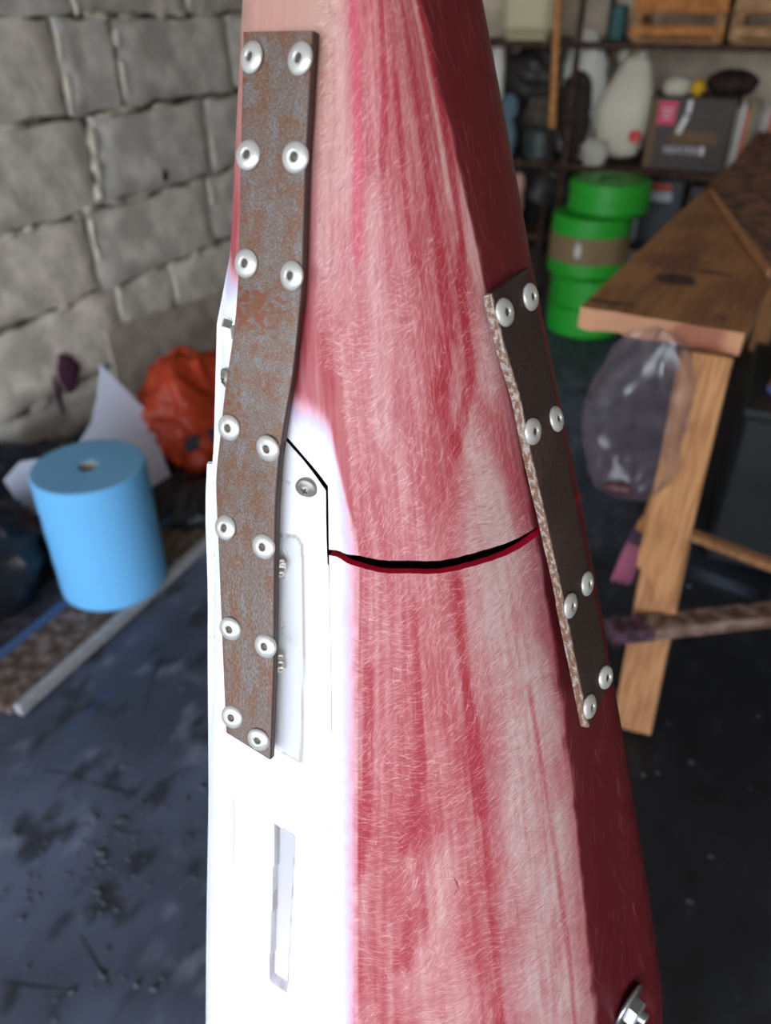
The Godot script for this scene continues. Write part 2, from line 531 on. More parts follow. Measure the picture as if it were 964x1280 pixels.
func hull_texture() -> ImageTexture:
	var w := 256
	var h := 640
	var im := Image.create(w, h, false, Image.FORMAT_RGB8)
	var n1 := noise(21, 1.0, 3)
	var n2 := noise(22, 1.0, 4)
	var n3 := noise(23, 1.0, 3)
	var red := hexc(148, 32, 44)
	var raw := hexc(88, 22, 29)
	var pale := hexc(194, 144, 141)
	var beige := hexc(184, 148, 132)
	var hot := hexc(190, 66, 90)
	var white := hexc(236, 238, 242)
	var lines := []   # [polyline in (metres across, drop), half width, strength]: + redder, - paler
	var add := func(pts: Array, wd: float, s: float) -> void:
		var q := []
		for p in pts:
			q.append(Vector2(arc_of(p[0]), p[1] * 0.5))
		lines.append([q, wd, s])
	add.call([[4.25, -0.03], [4.32, 0.028], [4.34, 0.056], [4.3, 0.09]], 0.0042, 2.2)
	add.call([[5.0, -0.03], [4.92, 0.034], [4.78, 0.058]], 0.0028, 0.9)
	add.call([[5.56, -0.03], [5.5, 0.059], [5.5, 0.101], [5.41, 0.132], [5.2, 0.16]], 0.0045, 0.8)
	add.call([[5.16, 0.03], [5.12, 0.09], [5.23, 0.104]], 0.003, 0.6)
	add.call([[6.15, -0.03], [6.03, 0.032], [5.93, 0.06], [5.83, 0.095], [5.65, 0.12], [5.6, 0.15], [5.32, 0.183]], 0.0032, 1.0)
	add.call([[5.21, 0.25], [5.19, 0.307], [5.21, 0.38]], 0.003, 1.0)
	add.call([[4.73, 0.26], [4.71, 0.351], [4.49, 0.4]], 0.0022, 0.8)
	add.call([[4.66, 0.38], [4.65, 0.437], [4.45, 0.475]], 0.0045, 0.75)
	add.call([[4.15, 0.30], [4.13, 0.374], [4.03, 0.421]], 0.0035, 0.8)
	add.call([[5.70, 0.317], [5.76, 0.368], [5.83, 0.503], [5.84, 0.64]], 0.0014, 0.7)
	add.call([[5.24, 0.35], [5.22, 0.528], [5.2, 0.64]], 0.0022, 0.5)
	add.call([[4.59, 0.08], [4.6, 0.13], [4.5, 0.168]], 0.007, -0.8)
	add.call([[6.05, 0.085], [5.96, 0.129], [5.8, 0.153]], 0.008, -0.9)
	add.call([[5.5, 0.168], [5.6, 0.21]], 0.012, -0.7)
	add.call([[5.55, 0.245], [5.67, 0.335], [5.7, 0.64]], 0.02, -0.8)
	add.call([[4.7, 0.42], [4.8, 0.60]], 0.012, -0.7)
	add.call([[5.95, -0.03], [5.9, 0.02], [5.77, 0.075]], 0.003, -0.9)
	add.call([[3.0, -0.04], [3.2, 0.02], [3.5, 0.08]], 0.022, -0.7)
	for y in h:
		var d := (y + 0.5) / h * 0.72 - 0.06
		for x in w:
			var s := (x + 0.5) / w * 0.303
			var i := 1
			while s > ARC[i + 1]:
				i += 1
			var u: float = i + (s - ARC[i]) / (ARC[i + 1] - ARC[i])
			var grain := n1.get_noise_2d(s * 260.0, d * 9.0)
			var patch := n2.get_noise_2d(s * 38.0, d * 13.0)
			var k := 0.51 + 0.26 * grain + 0.30 * patch
			var pull := 0.0
			var hotness := 0.0
			var p := Vector2(s, d * 0.5)
			for l in lines:
				var e := near_line(p, l[0]) / float(l[1])
				if e < 2.0:
					var f: float = l[2] * (1.0 - smoothstep(0.35, 1.5, e + grain * 0.35))
					if l[2] > 1.5:
						hotness = maxf(hotness, minf(1.0, f))
					else:
						pull -= f
			k = clampf(k + pull * 0.5, 0.12, 1.0)
			var c := red.lerp(pale.lerp(hexc(182, 151, 147), smoothstep(4.9, 5.5, u) * smoothstep(0.1, 0.25, d)), k)
			c = c.lerp(beige, smoothstep(0.10, 0.0, d) * smoothstep(4.6, 3.0, u) * 0.85)
			c = c.lerp(hot, hotness * 0.65)
			# bare moulded red past the ridge
			var edge := u - 6.05 - 0.10 * n3.get_noise_2d(7.0, d * 26.0) - 0.05 * grain
			c = c.lerp(raw, smoothstep(-0.05, 0.12, edge))
			# white moulding and its soft edge
			var dw := 0.0
			if u < 2.0:
				dw = lerpf(0.104, 0.112, u - 1.0)
			elif u < 2.2:
				dw = 0.112
			elif u < 2.77:
				dw = lerpf(0.112, 0.165, (u - 2.2) / 0.57)
			elif u < 3.3:
				dw = lerpf(0.165, 0.176, (u - 2.77) / 0.53)
			else:
				dw = lerpf(0.176, 0.222, (u - 3.3) / 0.7)
			var wob := 0.004 * n3.get_noise_2d(s * 120.0, d * 60.0)
			var into := minf((d - dw) / 0.016, (4.0 - u) / 0.9 + 0.02) + wob * 30.0
			if u > 4.02:
				into = -1.0
			if into > -0.3:
				var fringe := hexc(216, 160, 172)
				var lav := hexc(204, 198, 224)
				c = c.lerp(fringe, smoothstep(-0.3, 0.22, into))
				c = c.lerp(lav, smoothstep(0.05, 0.55, into))
				c = c.lerp(white, smoothstep(0.4, 1.0, into))
				if u < 3.0 and d > 0.2:
					c = white
					var at := Vector2(u, d)
					var slot := [Vector2(2.607, 0.4083), Vector2(2.73, 0.4119), Vector2(2.68, 0.5251), Vector2(2.573, 0.519)]
					var pad := [Vector2(2.3, 0.2375), Vector2(2.76, 0.234), Vector2(2.80, 0.238), Vector2(2.80, 0.30), Vector2(2.775, 0.364), Vector2(2.627, 0.3596), Vector2(2.3, 0.345)]
					var film := [Vector2(2.985, 0.203), Vector2(2.985, 0.2455), Vector2(2.82, 0.2445)]
					if inside(at, slot):
						c = hexc(190, 190, 195).lerp(hexc(214, 208, 220), smoothstep(0.42, 0.52, d))
					elif inside(at, [Vector2(2.275, 0.395), Vector2(2.397, 0.400), Vector2(2.393, 0.504), Vector2(2.289, 0.498)]):
						c = hexc(216, 212, 232)
					elif inside(at, pad):
						c = hexc(212, 214, 218)
					var sm := Vector2(arc_of(u), d)
					for q in [[slot, 0.0006, 0.3], [pad, 0.0007, 0.5], [film, 0.0005, 0.35]]:
						var o := []
						for e in q[0]:
							o.append(Vector2(arc_of(e.x), e.y))
						if q[0] != film:
							o.append(o[0])
						c = c.lerp(hexc(150, 134, 118), q[2] * (1.0 - smoothstep(0.3, 1.4, near_line(sm, o) / q[1] - grain)))
					c = c.lerp(hexc(176, 158, 138), 0.7 * smoothstep(0.35, 0.7, n2.get_noise_2d(s * 300.0, d * 150.0)) * (1.0 - smoothstep(2.66, 2.76, u)) * (1.0 - smoothstep(0.28, 0.38, d)))
			im.set_pixel(x, y, c)
	im.resize(1024, 2048, Image.INTERPOLATE_CUBIC)
	# sanding scratches: thousands of short pale and dark arcs whose lean changes from patch to patch
	rng.seed = 77
	var lean := noise(31, 1.0, 2)
	for k in 44000:
		var s := rng.randf_range(0.088, 0.232)
		var d := rng.randf_range(-0.055, 0.655)
		var u := 3.0
		while s > ARC[int(u) + 1]:
			u += 1.0
		u += (s - ARC[int(u)]) / (ARC[int(u) + 1] - ARC[int(u)])
		if u > 6.05 + rng.randf_range(-0.15, 0.05) or (u < 4.0 and d > 0.15):
			continue
		var a := 0.55 + 1.0 * lean.get_noise_2d(s * 26.0, d * 9.0)
		if d < 0.1:
			a = 0.62 + 0.5 * lean.get_noise_2d(s * 20.0, d * 20.0)
		a += rng.randf_range(-0.42, 0.42) + (PI / 2 if rng.randf() < 0.13 else 0.0)
		var p := Vector2(s / 0.303 * 1024.0, (d + 0.06) / 0.72 * 2048.0)
		var v := Vector2(cos(a), -sin(a)) * rng.randf_range(7, 26)
		if rng.randf() < 0.72:
			stroke(im, p - v * 0.5, p + v * 0.5, hexc(232, 200, 192), rng.randf_range(0.08, 0.46))
		else:
			stroke(im, p - v * 0.5, p + v * 0.5, hexc(132, 34, 44), rng.randf_range(0.08, 0.36))
	for k in 900:   # knocks and hairline scratches in the bare red
		var s := rng.randf_range(0.215, 0.30)
		var d := rng.randf_range(-0.05, 0.65)
		var p := Vector2(s / 0.303 * 1024.0, (d + 0.06) / 0.72 * 2048.0)
		var a := rng.randf_range(1.1, 2.0)
		stroke(im, p, p + Vector2(cos(a), sin(a)) * rng.randf_range(4, 60), hexc(206, 150, 138), rng.randf_range(0.1, 0.6))
	for k in 260:   # hairlines and grime on the white
		var s := rng.randf_range(0.012, 0.10)
		var d := rng.randf_range(0.2, 0.65)
		var p := Vector2(s / 0.303 * 1024.0, (d + 0.06) / 0.72 * 2048.0)
		var a := rng.randf_range(-0.9, 0.9)
		stroke(im, p, p + Vector2(cos(a), sin(a)) * rng.randf_range(3, 24), hexc(190, 178, 164), rng.randf_range(0.05, 0.3))
	# nick lines
	for q in [[4.84, 0.289, 4.83, 0.294], [4.95, 0.42, 4.98, 0.427], [4.97, 0.422, 4.99, 0.429]]:
		stroke(im, Vector2(hull_uv(q[0], q[1]).x * 1024, hull_uv(q[0], q[1]).y * 2048), Vector2(hull_uv(q[2], q[3]).x * 1024, hull_uv(q[2], q[3]).y * 2048), hexc(86, 20, 22), 0.9)
	return ImageTexture.create_from_image(im)

func steel_texture(dark: bool) -> ImageTexture:
	var w := 128
	var h := 1024
	var im := Image.create(w, h, false, Image.FORMAT_RGB8)
	var a := noise(41, 0.02, 4)
	var b := noise(42, 0.06, 4)
	var c := noise(43, 0.25, 3)
	rng.seed = 5
	for y in h:
		var t := float(y) / h
		for x in w:
			var s := float(x) / w
			var n := a.get_noise_2d(x, y * 0.8)
			var f := c.get_noise_2d(x, y)
			var col := hexc(112, 97, 88).lerp(hexc(114, 84, 66), smoothstep(-0.2, 0.4, n))
			col = col.lerp(hexc(116, 118, 124), smoothstep(0.05, 0.5, b.get_noise_2d(x * 0.7 + 500, y * 0.3) + f * 0.3) * 0.55)
			var rust := b.get_noise_2d(x, y + 900) * 0.9 + f * 0.35 - 0.32
			rust += 0.55 * (1.0 - smoothstep(0.03, 0.055, absf(t - 0.40))) * (1.0 - smoothstep(0.45, 0.95, s))
			rust += 0.4 * (1.0 - smoothstep(0.10, 0.17, s)) * (0.4 + 0.6 * smoothstep(-0.1, 0.3, a.get_noise_2d(300, y * 2.0)))
			rust += 0.35 * (1.0 - smoothstep(0.02, 0.05, absf(t - 0.60))) * (1.0 - smoothstep(0.2, 0.6, s))
			rust += 0.3 * (1.0 - smoothstep(0.0, 0.012, t))
			col = col.lerp(hexc(140, 76, 40).lerp(hexc(104, 52, 32), 0.5 + f), clampf(rust * 1.9, 0.0, 0.9))
			col = col * (1.0 + f * 0.34)
			if s > 0.9:
				col = col.lerp(hexc(62, 46, 40), 0.7)
			if dark:
				col = hexc(52, 38, 34).lerp(hexc(74, 52, 42), clampf(rust * 2.0 + 0.2, 0.0, 1.0)) * (1.0 + f * 0.5)
				if s < 0.1:
					col = hexc(158, 148, 138).lerp(hexc(116, 84, 64), smoothstep(-0.15, 0.3, b.get_noise_2d(x * 3.0, y * 0.7) + t * 0.25)) * (1.0 + f * 0.35)
			im.set_pixel(x, y, col.clamp())
	return ImageTexture.create_from_image(im)

const STRAP_L := [[-0.0647, 0.0113, 0.4103, -0.0311, 0.0101, 0.3883], [-0.0665, 0.0361, 0.4016, -0.0334, 0.0342, 0.3812], [-0.0683, 0.0617, 0.3921, -0.0358, 0.0601, 0.3735],
	[-0.0700, 0.0850, 0.3840, -0.0374, 0.0845, 0.3659], [-0.0719, 0.1093, 0.3762, -0.0392, 0.1106, 0.3578], [-0.0736, 0.1263, 0.3679, -0.0417, 0.1297, 0.3529], [-0.0773, 0.1449, 0.3629, -0.0449, 0.1503, 0.3477],
	[-0.0821, 0.1652, 0.3600, -0.0493, 0.1701, 0.3427], [-0.0863, 0.1879, 0.3555, -0.0537, 0.1924, 0.3358], [-0.0906, 0.2118, 0.3509, -0.0562, 0.2147, 0.3280], [-0.0904, 0.2432, 0.3363, -0.0581, 0.2482, 0.3176],
	[-0.0909, 0.2947, 0.3168, -0.0607, 0.3011, 0.3011], [-0.0914, 0.3477, 0.2976, -0.0647, 0.3550, 0.2840]]
const STRAP_R := [[0.0497, 0.1148, 0.3590, 0.0721, 0.1106, 0.3891], [0.0578, 0.1406, 0.3521, 0.0793, 0.1355, 0.3826], [0.0663, 0.1636, 0.3473, 0.0852, 0.1567, 0.3760], [0.0733, 0.1906, 0.3390, 0.0916, 0.1804, 0.3681],
	[0.0815, 0.2188, 0.3306, 0.0980, 0.2061, 0.3578], [0.0878, 0.2419, 0.3202, 0.1030, 0.2271, 0.3470], [0.0935, 0.2637, 0.3076, 0.1082, 0.2476, 0.3349], [0.1029, 0.2984, 0.3019, 0.1198, 0.2871, 0.3294],
	[0.1119, 0.3333, 0.2881, 0.1285, 0.3225, 0.3148]]

func strap_at(rows: Array, t: float, s: float, off: Vector3) -> Array:   # point and outward normal on the strap's face
	var i := clampi(int(floor(t)), 0, rows.size() - 2)
	var k := t - i
	var q := []
	for e in 2:
		var pr := []
		for j in [i - 1, i, i + 1, i + 2]:
			var r: Array = rows[clampi(j, 0, rows.size() - 1)]
			pr.append(Vector3(r[e * 3], EYE - r[e * 3 + 1], -r[e * 3 + 2]))
		var p: Vector3 = pr[1].lerp(pr[2], k).lerp(pr[1].cubic_interpolate(pr[2], pr[0], pr[3], k), 0.7)
		q.append(p - off)
	var across: Vector3 = q[1] - q[0]
	var a0: Array = rows[i]
	var a1: Array = rows[i + 1]
	var along := Vector3(a1[0] - a0[0], a0[1] - a1[1], a0[2] - a1[2])
	return [q[0].lerp(q[1], s), along.cross(across).normalized()]

func strap_mesh(rows: Array, thick: float, off: Vector3) -> MB:
	var b := MB.new()
	var n := (rows.size() - 1) * 6
	var prof := [[0.0, -1.0, 0.0], [0.0, -0.22, 0.05], [0.018, 0.0, 0.09], [0.25, 0.0, 0.3], [0.5, 0.0, 0.5], [0.75, 0.0, 0.7], [0.982, 0.0, 0.9], [1.0, -0.22, 0.95], [1.0, -1.0, 1.0], [0.5, -1.0, 0.98]]
	var m := b.mark()
	var rings := []
	for i in n + 1:
		var t := float(i) / 6.0
		var ring := []
		for p in prof:
			var e := strap_at(rows, t, p[0], off)
			ring.append([e[0] + e[1] * thick * p[1], Vector2(p[2], float(i) / n)])
		rings.append(ring)
	var np := prof.size()
	b.grid(n + 1, np + 1, func(i: int, j: int): return rings[i][j % np])
	for e in [0, n]:
		var s := b.v.size()
		for p in rings[e]:
			b.add(p[0], p[1])
		for k in range(1, np - 1):
			if e == 0:
				b.tri(s, s + k + 1, s + k)
			else:
				b.tri(s, s + k, s + k + 1)
	b.outward(m)
	return b

func rivet_mesh() -> ArrayMesh:
	var b := MB.new()
	b.lathe([Vector2(0, -0.0006), Vector2(0.0066, -0.0006), Vector2(0.0069, 0.0002), Vector2(0.0066, 0.0010), Vector2(0.0052, 0.0019), Vector2(0.0034, 0.0023), Vector2(0.0024, 0.0023), Vector2(0.0020, 0.0018), Vector2(0.0019, 0.0011)], 26)
	var am := b.mesh(M.alu)
	var c := MB.new()
	c.lathe([Vector2(0.0019, 0.0009), Vector2(0.0017, 0.0013), Vector2(0.0009, 0.0015), Vector2(0, 0.0014)], 14)
	return c.mesh(M.dark_steel, am)

func facing(n: Vector3) -> Basis:   # y axis along n
	var x := n.cross(Vector3(0.2, 0.3, 0.93)).normalized()
	return Basis(x, n, x.cross(n))

func build_hull() -> void:
	var off := Vector3(0.03, 0, -0.36)
	var hull := thing("plastic_hull", "tall red and white plastic hull, sanded and cracked, mended with riveted steel straps", "hull", Vector3.ZERO, YAW)
	hull.position = Basis(Vector3.UP, deg_to_rad(YAW)) * off
	var skin := plain(Color.WHITE, 0.42)
	skin.albedo_texture = hull_texture()
	skin.texture_repeat = false
	skin.metallic_specular = 0.4
	M.skin = skin
	var none := func(_u: float, _d: float) -> float: return 0.0
	var shift := func(b: MB) -> MB:
		for k in b.v.size():
			b.v[k] -= off
		return b
	var front := spread(3.0, 4.0, 14) + spread(4.0, 5.0, 16).slice(1) + spread(5.0, 8.0, 40).slice(1) + spread(8.0, 9.0, 6).slice(1)
	var around: Array = front + spread(9.0, 13.0, 16).slice(1)
	var rows := spread(0.0, 0.33, 90) + spread(0.33, 1.0, 30).slice(1)
	# lower shell, from the crack to the floor
	var b := MB.new()
	var cut := MB.new()
	var raw_cut := plain(hexc(196, 14, 48), 0.5)
	var crack := func(u: float) -> float: return 0.2366 + 0.0003 * sin(u * 9.0) + 0.00012 * sin(u * 40.0)
	hull_patch(b, around, func(u: float): return Vector2(crack.call(u) + lerpf(0.0030, 0.0066, clampf(smoothstep(3.0, 4.4, u) * (1.0 - smoothstep(5.4, 6.6, u)), 0, 1)), 1.349), rows, none, [true, false, true, false], false, cut)
	part("lower_shell", shift.call(b), skin, hull)
	part("cut_edge", shift.call(cut), raw_cut, hull)
	# upper shell, up to the tip
	b = MB.new()
	hull_patch(b, around, func(u: float): return Vector2(-0.1615, crack.call(u)), spread(0.0, 0.35, 24) + spread(0.35, 1.0, 80).slice(1), none, [false, true, true, false])
	hull_patch(b, spread(0.0, 1.0, 4) + spread(1.0, 3.0, 50).slice(1), func(u: float): return Vector2(-0.1615, panel_top(u)), spread(0.0, 0.4, 20) + spread(0.4, 1.0, 60).slice(1), none, [false, true, false, false])
	part("upper_shell", shift.call(b), skin, hull)
	# white side panel, set back behind the shells' edges
	b = MB.new()
	hull_patch(b, spread(0.0, 1.0, 5) + spread(1.0, 2.2, 26).slice(1) + spread(2.2, 2.996, 84).slice(1), func(u: float): return Vector2(panel_top(u) + (0.0036 * smoothstep(2.1, 2.4, u) if u > 2.1 else -0.004), 1.349), spread(0.0, 0.40, 330) + spread(0.40, 1.0, 30).slice(1), panel_lift, [false, false, false, false], true)
	part("white_side_panel", shift.call(b), skin, hull)
	# steel straps and their rivets
	var steel := plain(Color.WHITE, 0.55, 0.25)
	steel.albedo_texture = steel_texture(false)
	steel.texture_repeat = false
	var steel2 := plain(Color.WHITE, 0.6, 0.2)
	steel2.albedo_texture = steel_texture(true)
	steel2.texture_repeat = false
	var rv := rivet_mesh()
	rng.seed = 9
	for side in 2:
		var table: Array = STRAP_L if side == 0 else STRAP_R
		var st := part("steel_strap", strap_mesh(table, 0.0046 if side == 0 else 0.005, off), steel if side == 0 else steel2, hull)
		st.set_meta("label", "rust-mottled bent steel strap with fourteen rivets" if side == 0 else "dark brown steel strap with eight rivets")
		var spots := [[0.45, 0.16], [0.48, 0.86], [1.92, 0.145], [1.92, 0.86], [3.8, 0.147], [3.85, 0.858], [7.72, 0.16], [7.8, 0.817], [9.7, 0.17], [9.7, 0.831], [10.82, 0.198], [10.8, 0.86], [11.72, 0.18], [11.8, 0.746]]
		if side == 1:
			spots = [[0.45, 0.18], [0.52, 0.85], [2.68, 0.15], [3.02, 0.861], [6.12, 0.16], [6.35, 0.807], [7.72, 0.14], [7.8, 0.825]]
		for q in spots:
			var e := strap_at(table, q[0], q[1], off)
			var tilt := Vector3(rng.randf_range(-0.08, 0.08), rng.randf_range(-0.08, 0.08), rng.randf_range(-0.08, 0.08))
			put("rivet", rv, null, st, Transform3D(facing((e[1] + tilt).normalized()).rotated(e[1], rng.randf() * 6.0), e[0] + e[1] * 0.0003))
	# washer-headed cross screw on the panel, and another half hidden by the strap
	for q in [[2.823, 0.2088, "cross_screw"], [2.10, 0.1632, "cross_screw"]]:
		var p := hull_point(q[0], q[1], panel_lift(q[0], q[1]))
		var nn := (hull_point(q[0], q[1], 0.01) - hull_point(q[0], q[1])).normalized()
		var sc := MB.new()
		sc.lathe([Vector2(0, -0.001), Vector2(0.0058, -0.001), Vector2(0.0059, 0.0008), Vector2(0.0048, 0.0014), Vector2(0.0036, 0.0015), Vector2(0.003, 0.0024), Vector2(0.0015, 0.0030), Vector2(0, 0.0031)], 24)
		var s := put(q[2], sc.mesh(M.screw), null, hull, Transform3D(facing(nn), p - off))
		var cr := MB.new()
		for r in 2:
			cr.box(Vector3(0, 0.0029, 0), Vector3(0.0036, 0.0009, 0.0008), 0.0001, Basis(Vector3.UP, 0.5 + r * PI / 2))
		part("cross_slot", cr, M.screw_dark, s)
	# zinc bolt with washer low on the right
	var bp := hull_point(6.9, 0.5824)
	var bn := (hull_point(6.9, 0.5824, 0.01) - bp).normalized()
	var wb := MB.new()
	wb.lathe([Vector2(0, -0.001), Vector2(0.0165, -0.001), Vector2(0.017, 0.0006), Vector2(0.0165, 0.0026), Vector2(0, 0.0026)], 30)
	var bolt := put("bolt", wb.mesh(M.zinc), null, hull, Transform3D(facing(bn), bp - off))
	var hb := MB.new()
	hb.lathe([Vector2(0.0098, 0.002), Vector2(0.0102, 0.003), Vector2(0.0102, 0.0085), Vector2(0.0092, 0.0098), Vector2(0, 0.0100)], 6)
	var flat := MB.new()
	for k in hb.ix:
		flat.ix.append(flat.add(hb.v[k]))
	part("bolt_head", flat, M.zinc, bolt)
	var shank := MB.new()
	shank.lathe([Vector2(0.0045, 0.009), Vector2(0.0048, 0.0135), Vector2(0.004, 0.0145), Vector2(0, 0.0146)], 16)
	part("bolt_end", shank, M.zinc, bolt)
	# curls of cut plastic beside the strap, and the thin tin clip left of it
	for q in [[2.672, 0.246], [2.675, 0.2495], [2.682, 0.2475], [2.668, 0.2525], [2.655, 0.299], [2.652, 0.303], [2.66, 0.306]]:
		var c := hull_point(q[0], q[1], 0.003) - off
		var path := []
		var rr := rng.randf_range(0.0012, 0.0022)
		for k in 12:
			var a := k * 0.62
			path.append(c + Vector3(cos(a) * rr, sin(a) * rr - k * 0.0001, sin(a * 0.7) * 0.0012))
		var cu := MB.new()
		cu.tube(path, [0.0006, 0.0009, 0.0008, 0.0006], 6)
		part("plastic_curl", cu, M.burr, hull)
	var clip := MB.new()
	var cp := hull_point(2.16, 0.1345, 0.002) - off
	clip.box(cp, Vector3(0.006, 0.004, 0.001), 0.0002, Basis(Vector3(0, 1, 0), 0.6) * Basis(Vector3(0, 0, 1), -0.5))
	clip.box(cp + Vector3(0.0025, -0.005, 0.001), Vector3(0.0028, 0.009, 0.001), 0.0002, Basis(Vector3(0, 1, 0), 0.9))
	part("tin_clip", clip, M.screw, hull)
	# thin flange edge along the left rim
	var fl := MB.new()
	var fm := fl.mark()
	fl.grid(25, 5, func(i: int, j: int):
		var d := lerpf(0.213, 0.62, i / 24.0)
		var wdt := 0.0026 * (1.0 - smoothstep(0.0, 0.09, (d - 0.213))) + 0.0004
		var p := hull_point(1.05, d) - off
		var o := [Vector3(0.002, 0, 0.0006), Vector3(-wdt, 0, 0.0), Vector3(-wdt, 0, -0.002), Vector3(0.002, 0, -0.003), Vector3(0.002, 0, 0.0006)]
		return [p + o[j], hull_uv(1.2, d)])
	fl.outward(fm)
	part("edge_flange", fl, M.skin, hull)

# ---------------------------------------------------------------- setting
const DOOR := [-2.06, 2.25, 2.8, 2.55]   # x from, x to, z of the inner face, height

func floor_texture() -> ImageTexture:
	var s := 512
	var im := Image.create(s, s, false, Image.FORMAT_RGB8)
	var a := noise(61, 0.012, 5)
	var b := noise(62, 0.09, 4)
	for y in s:
		for x in s:
			var c := hexc(90, 100, 122).lerp(hexc(60, 66, 80), smoothstep(-0.3, 0.35, a.get_noise_2d(x, y)))
			c = c.lerp(hexc(134, 140, 152), smoothstep(0.22, 0.6, b.get_noise_2d(x, y)) * 0.55)
			c = c.lerp(hexc(26, 26, 32), smoothstep(0.2, 0.5, b.get_noise_2d(x + 700, y)) * 0.6)
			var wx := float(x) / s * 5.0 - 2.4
			c = c.lerp(c * 0.42, smoothstep(-0.45, 0.1, wx + 0.25 * a.get_noise_2d(x * 0.5 + 90.0, y * 0.5)))  # shade painted into the colour: floor darkens towards the hull and bench side
			im.set_pixel(x, y, c)
	im.resize(2048, 2048, Image.INTERPOLATE_CUBIC)
	rng.seed = 14
	# floor spans x -2.4..2.6, z -4.9..1.9 (5.0 x 6.8 m)
	var px := func(x: float, z: float) -> Vector2: return Vector2((x + 2.4) / 5.0 * 2048.0, (z + 4.9) / 7.9 * 2048.0)
	for k in 5200:
		var p := Vector2(rng.randf() * 2048, rng.randf() * 2048)
		var q := rng.randf() * TAU
		stroke(im, p, p + Vector2(cos(q), sin(q)) * rng.randf_range(2, 14), hexc(120, 126, 138) if rng.randf() < 0.5 else hexc(24, 25, 30), rng.randf_range(0.1, 0.5))
	for line in [[[-1.143, -0.742], [-1.127, -0.787], [-1.125, -0.93]]]:
		for k in line.size() - 1:
			for w in 5:
				var j := Vector2(rng.randf_range(-3, 3), rng.randf_range(-3, 3))
				stroke(im, px.call(line[k][0], line[k][1]) + j, px.call(line[k + 1][0], line[k + 1][1]) + j, hexc(40, 74, 150), 0.55)
	for w in 26:
		var j := Vector2(rng.randf_range(-14, 14), rng.randf_range(-7, 7))
		stroke(im, px.call(0.07, -1.945) + j, px.call(0.21, -1.905) + j, hexc(150, 166, 200), 0.35)
	for line in [[[-1.028, -0.886], [-1.06, -0.954], [-1.117, -1.08]], [[-1.102, -0.655], [-1.041, -0.672], [-0.996, -0.671], [-0.894, -0.687]], [[-0.784, -0.423], [-0.675, -0.38]], [[-1.004, -0.488], [-0.981, -0.545], [-0.929, -0.599]], [[-0.847, -0.307], [-0.742, -0.342]]]:
		for k in line.size() - 1:
			for w in 2:
				var j := Vector2(rng.randf_range(-0.7, 0.7), rng.randf_range(-0.7, 0.7))
				stroke(im, px.call(line[k][0], line[k][1]) + j, px.call(line[k + 1][0], line[k + 1][1]) + j, hexc(18, 19, 24), 0.6)
	return ImageTexture.create_from_image(im)

func block_mesh(size: Vector2, depth: float, n: FastNoiseLite, ph: float) -> MB:
	# rough block: its face looks along +x; size is (length along z, height)
	var b := MB.new()
	var nz := 16
	var ny := 9
	var m := b.mark()
	var front := func(i: int, j: int) -> Vector3:
		var a := float(j) / nz
		var c := float(i) / ny
		var z := (a - 0.5) * size.x
		var y := (c - 0.5) * size.y
		var e := minf(minf(a, 1 - a) * size.x, minf(c, 1 - c) * size.y)
		var x := -0.016 * (1.0 - smoothstep(0.0, 0.022, e))
		x += 0.007 * n.get_noise_3d(z * 60.0, y * 60.0, ph) + 0.004 * n.get_noise_3d(z * 200.0, y * 200.0, ph + 9.0)
		if i == 0 or i == ny:
			y += 0.024 * n.get_noise_3d(z * 110.0, ph, i * 5.0)
		if j == 0 or j == nz:
			z += 0.024 * n.get_noise_3d(y * 110.0, ph, j * 5.0 + 40.0)
		return Vector3(x, y, z)
	var ring := []
	b.grid(ny + 1, nz + 1, func(i: int, j: int): return [front.call(i, j), Vector2(j, i)])
	for j in nz + 1:
		ring.append(front.call(0, j))
	for i in range(1, ny + 1):
		ring.append(front.call(i, nz))
	for j in range(nz - 1, -1, -1):
		ring.append(front.call(ny, j))
	for i in range(ny - 1, 0, -1):
		ring.append(front.call(i, 0))
	var rn := ring.size()
	b.grid(2, rn + 1, func(i: int, j: int):
		var p: Vector3 = ring[j % rn]
		return [Vector3(p.x if i == 1 else -depth, p.y, p.z), Vector2(j, i)])
	b.outward(m)
	return b

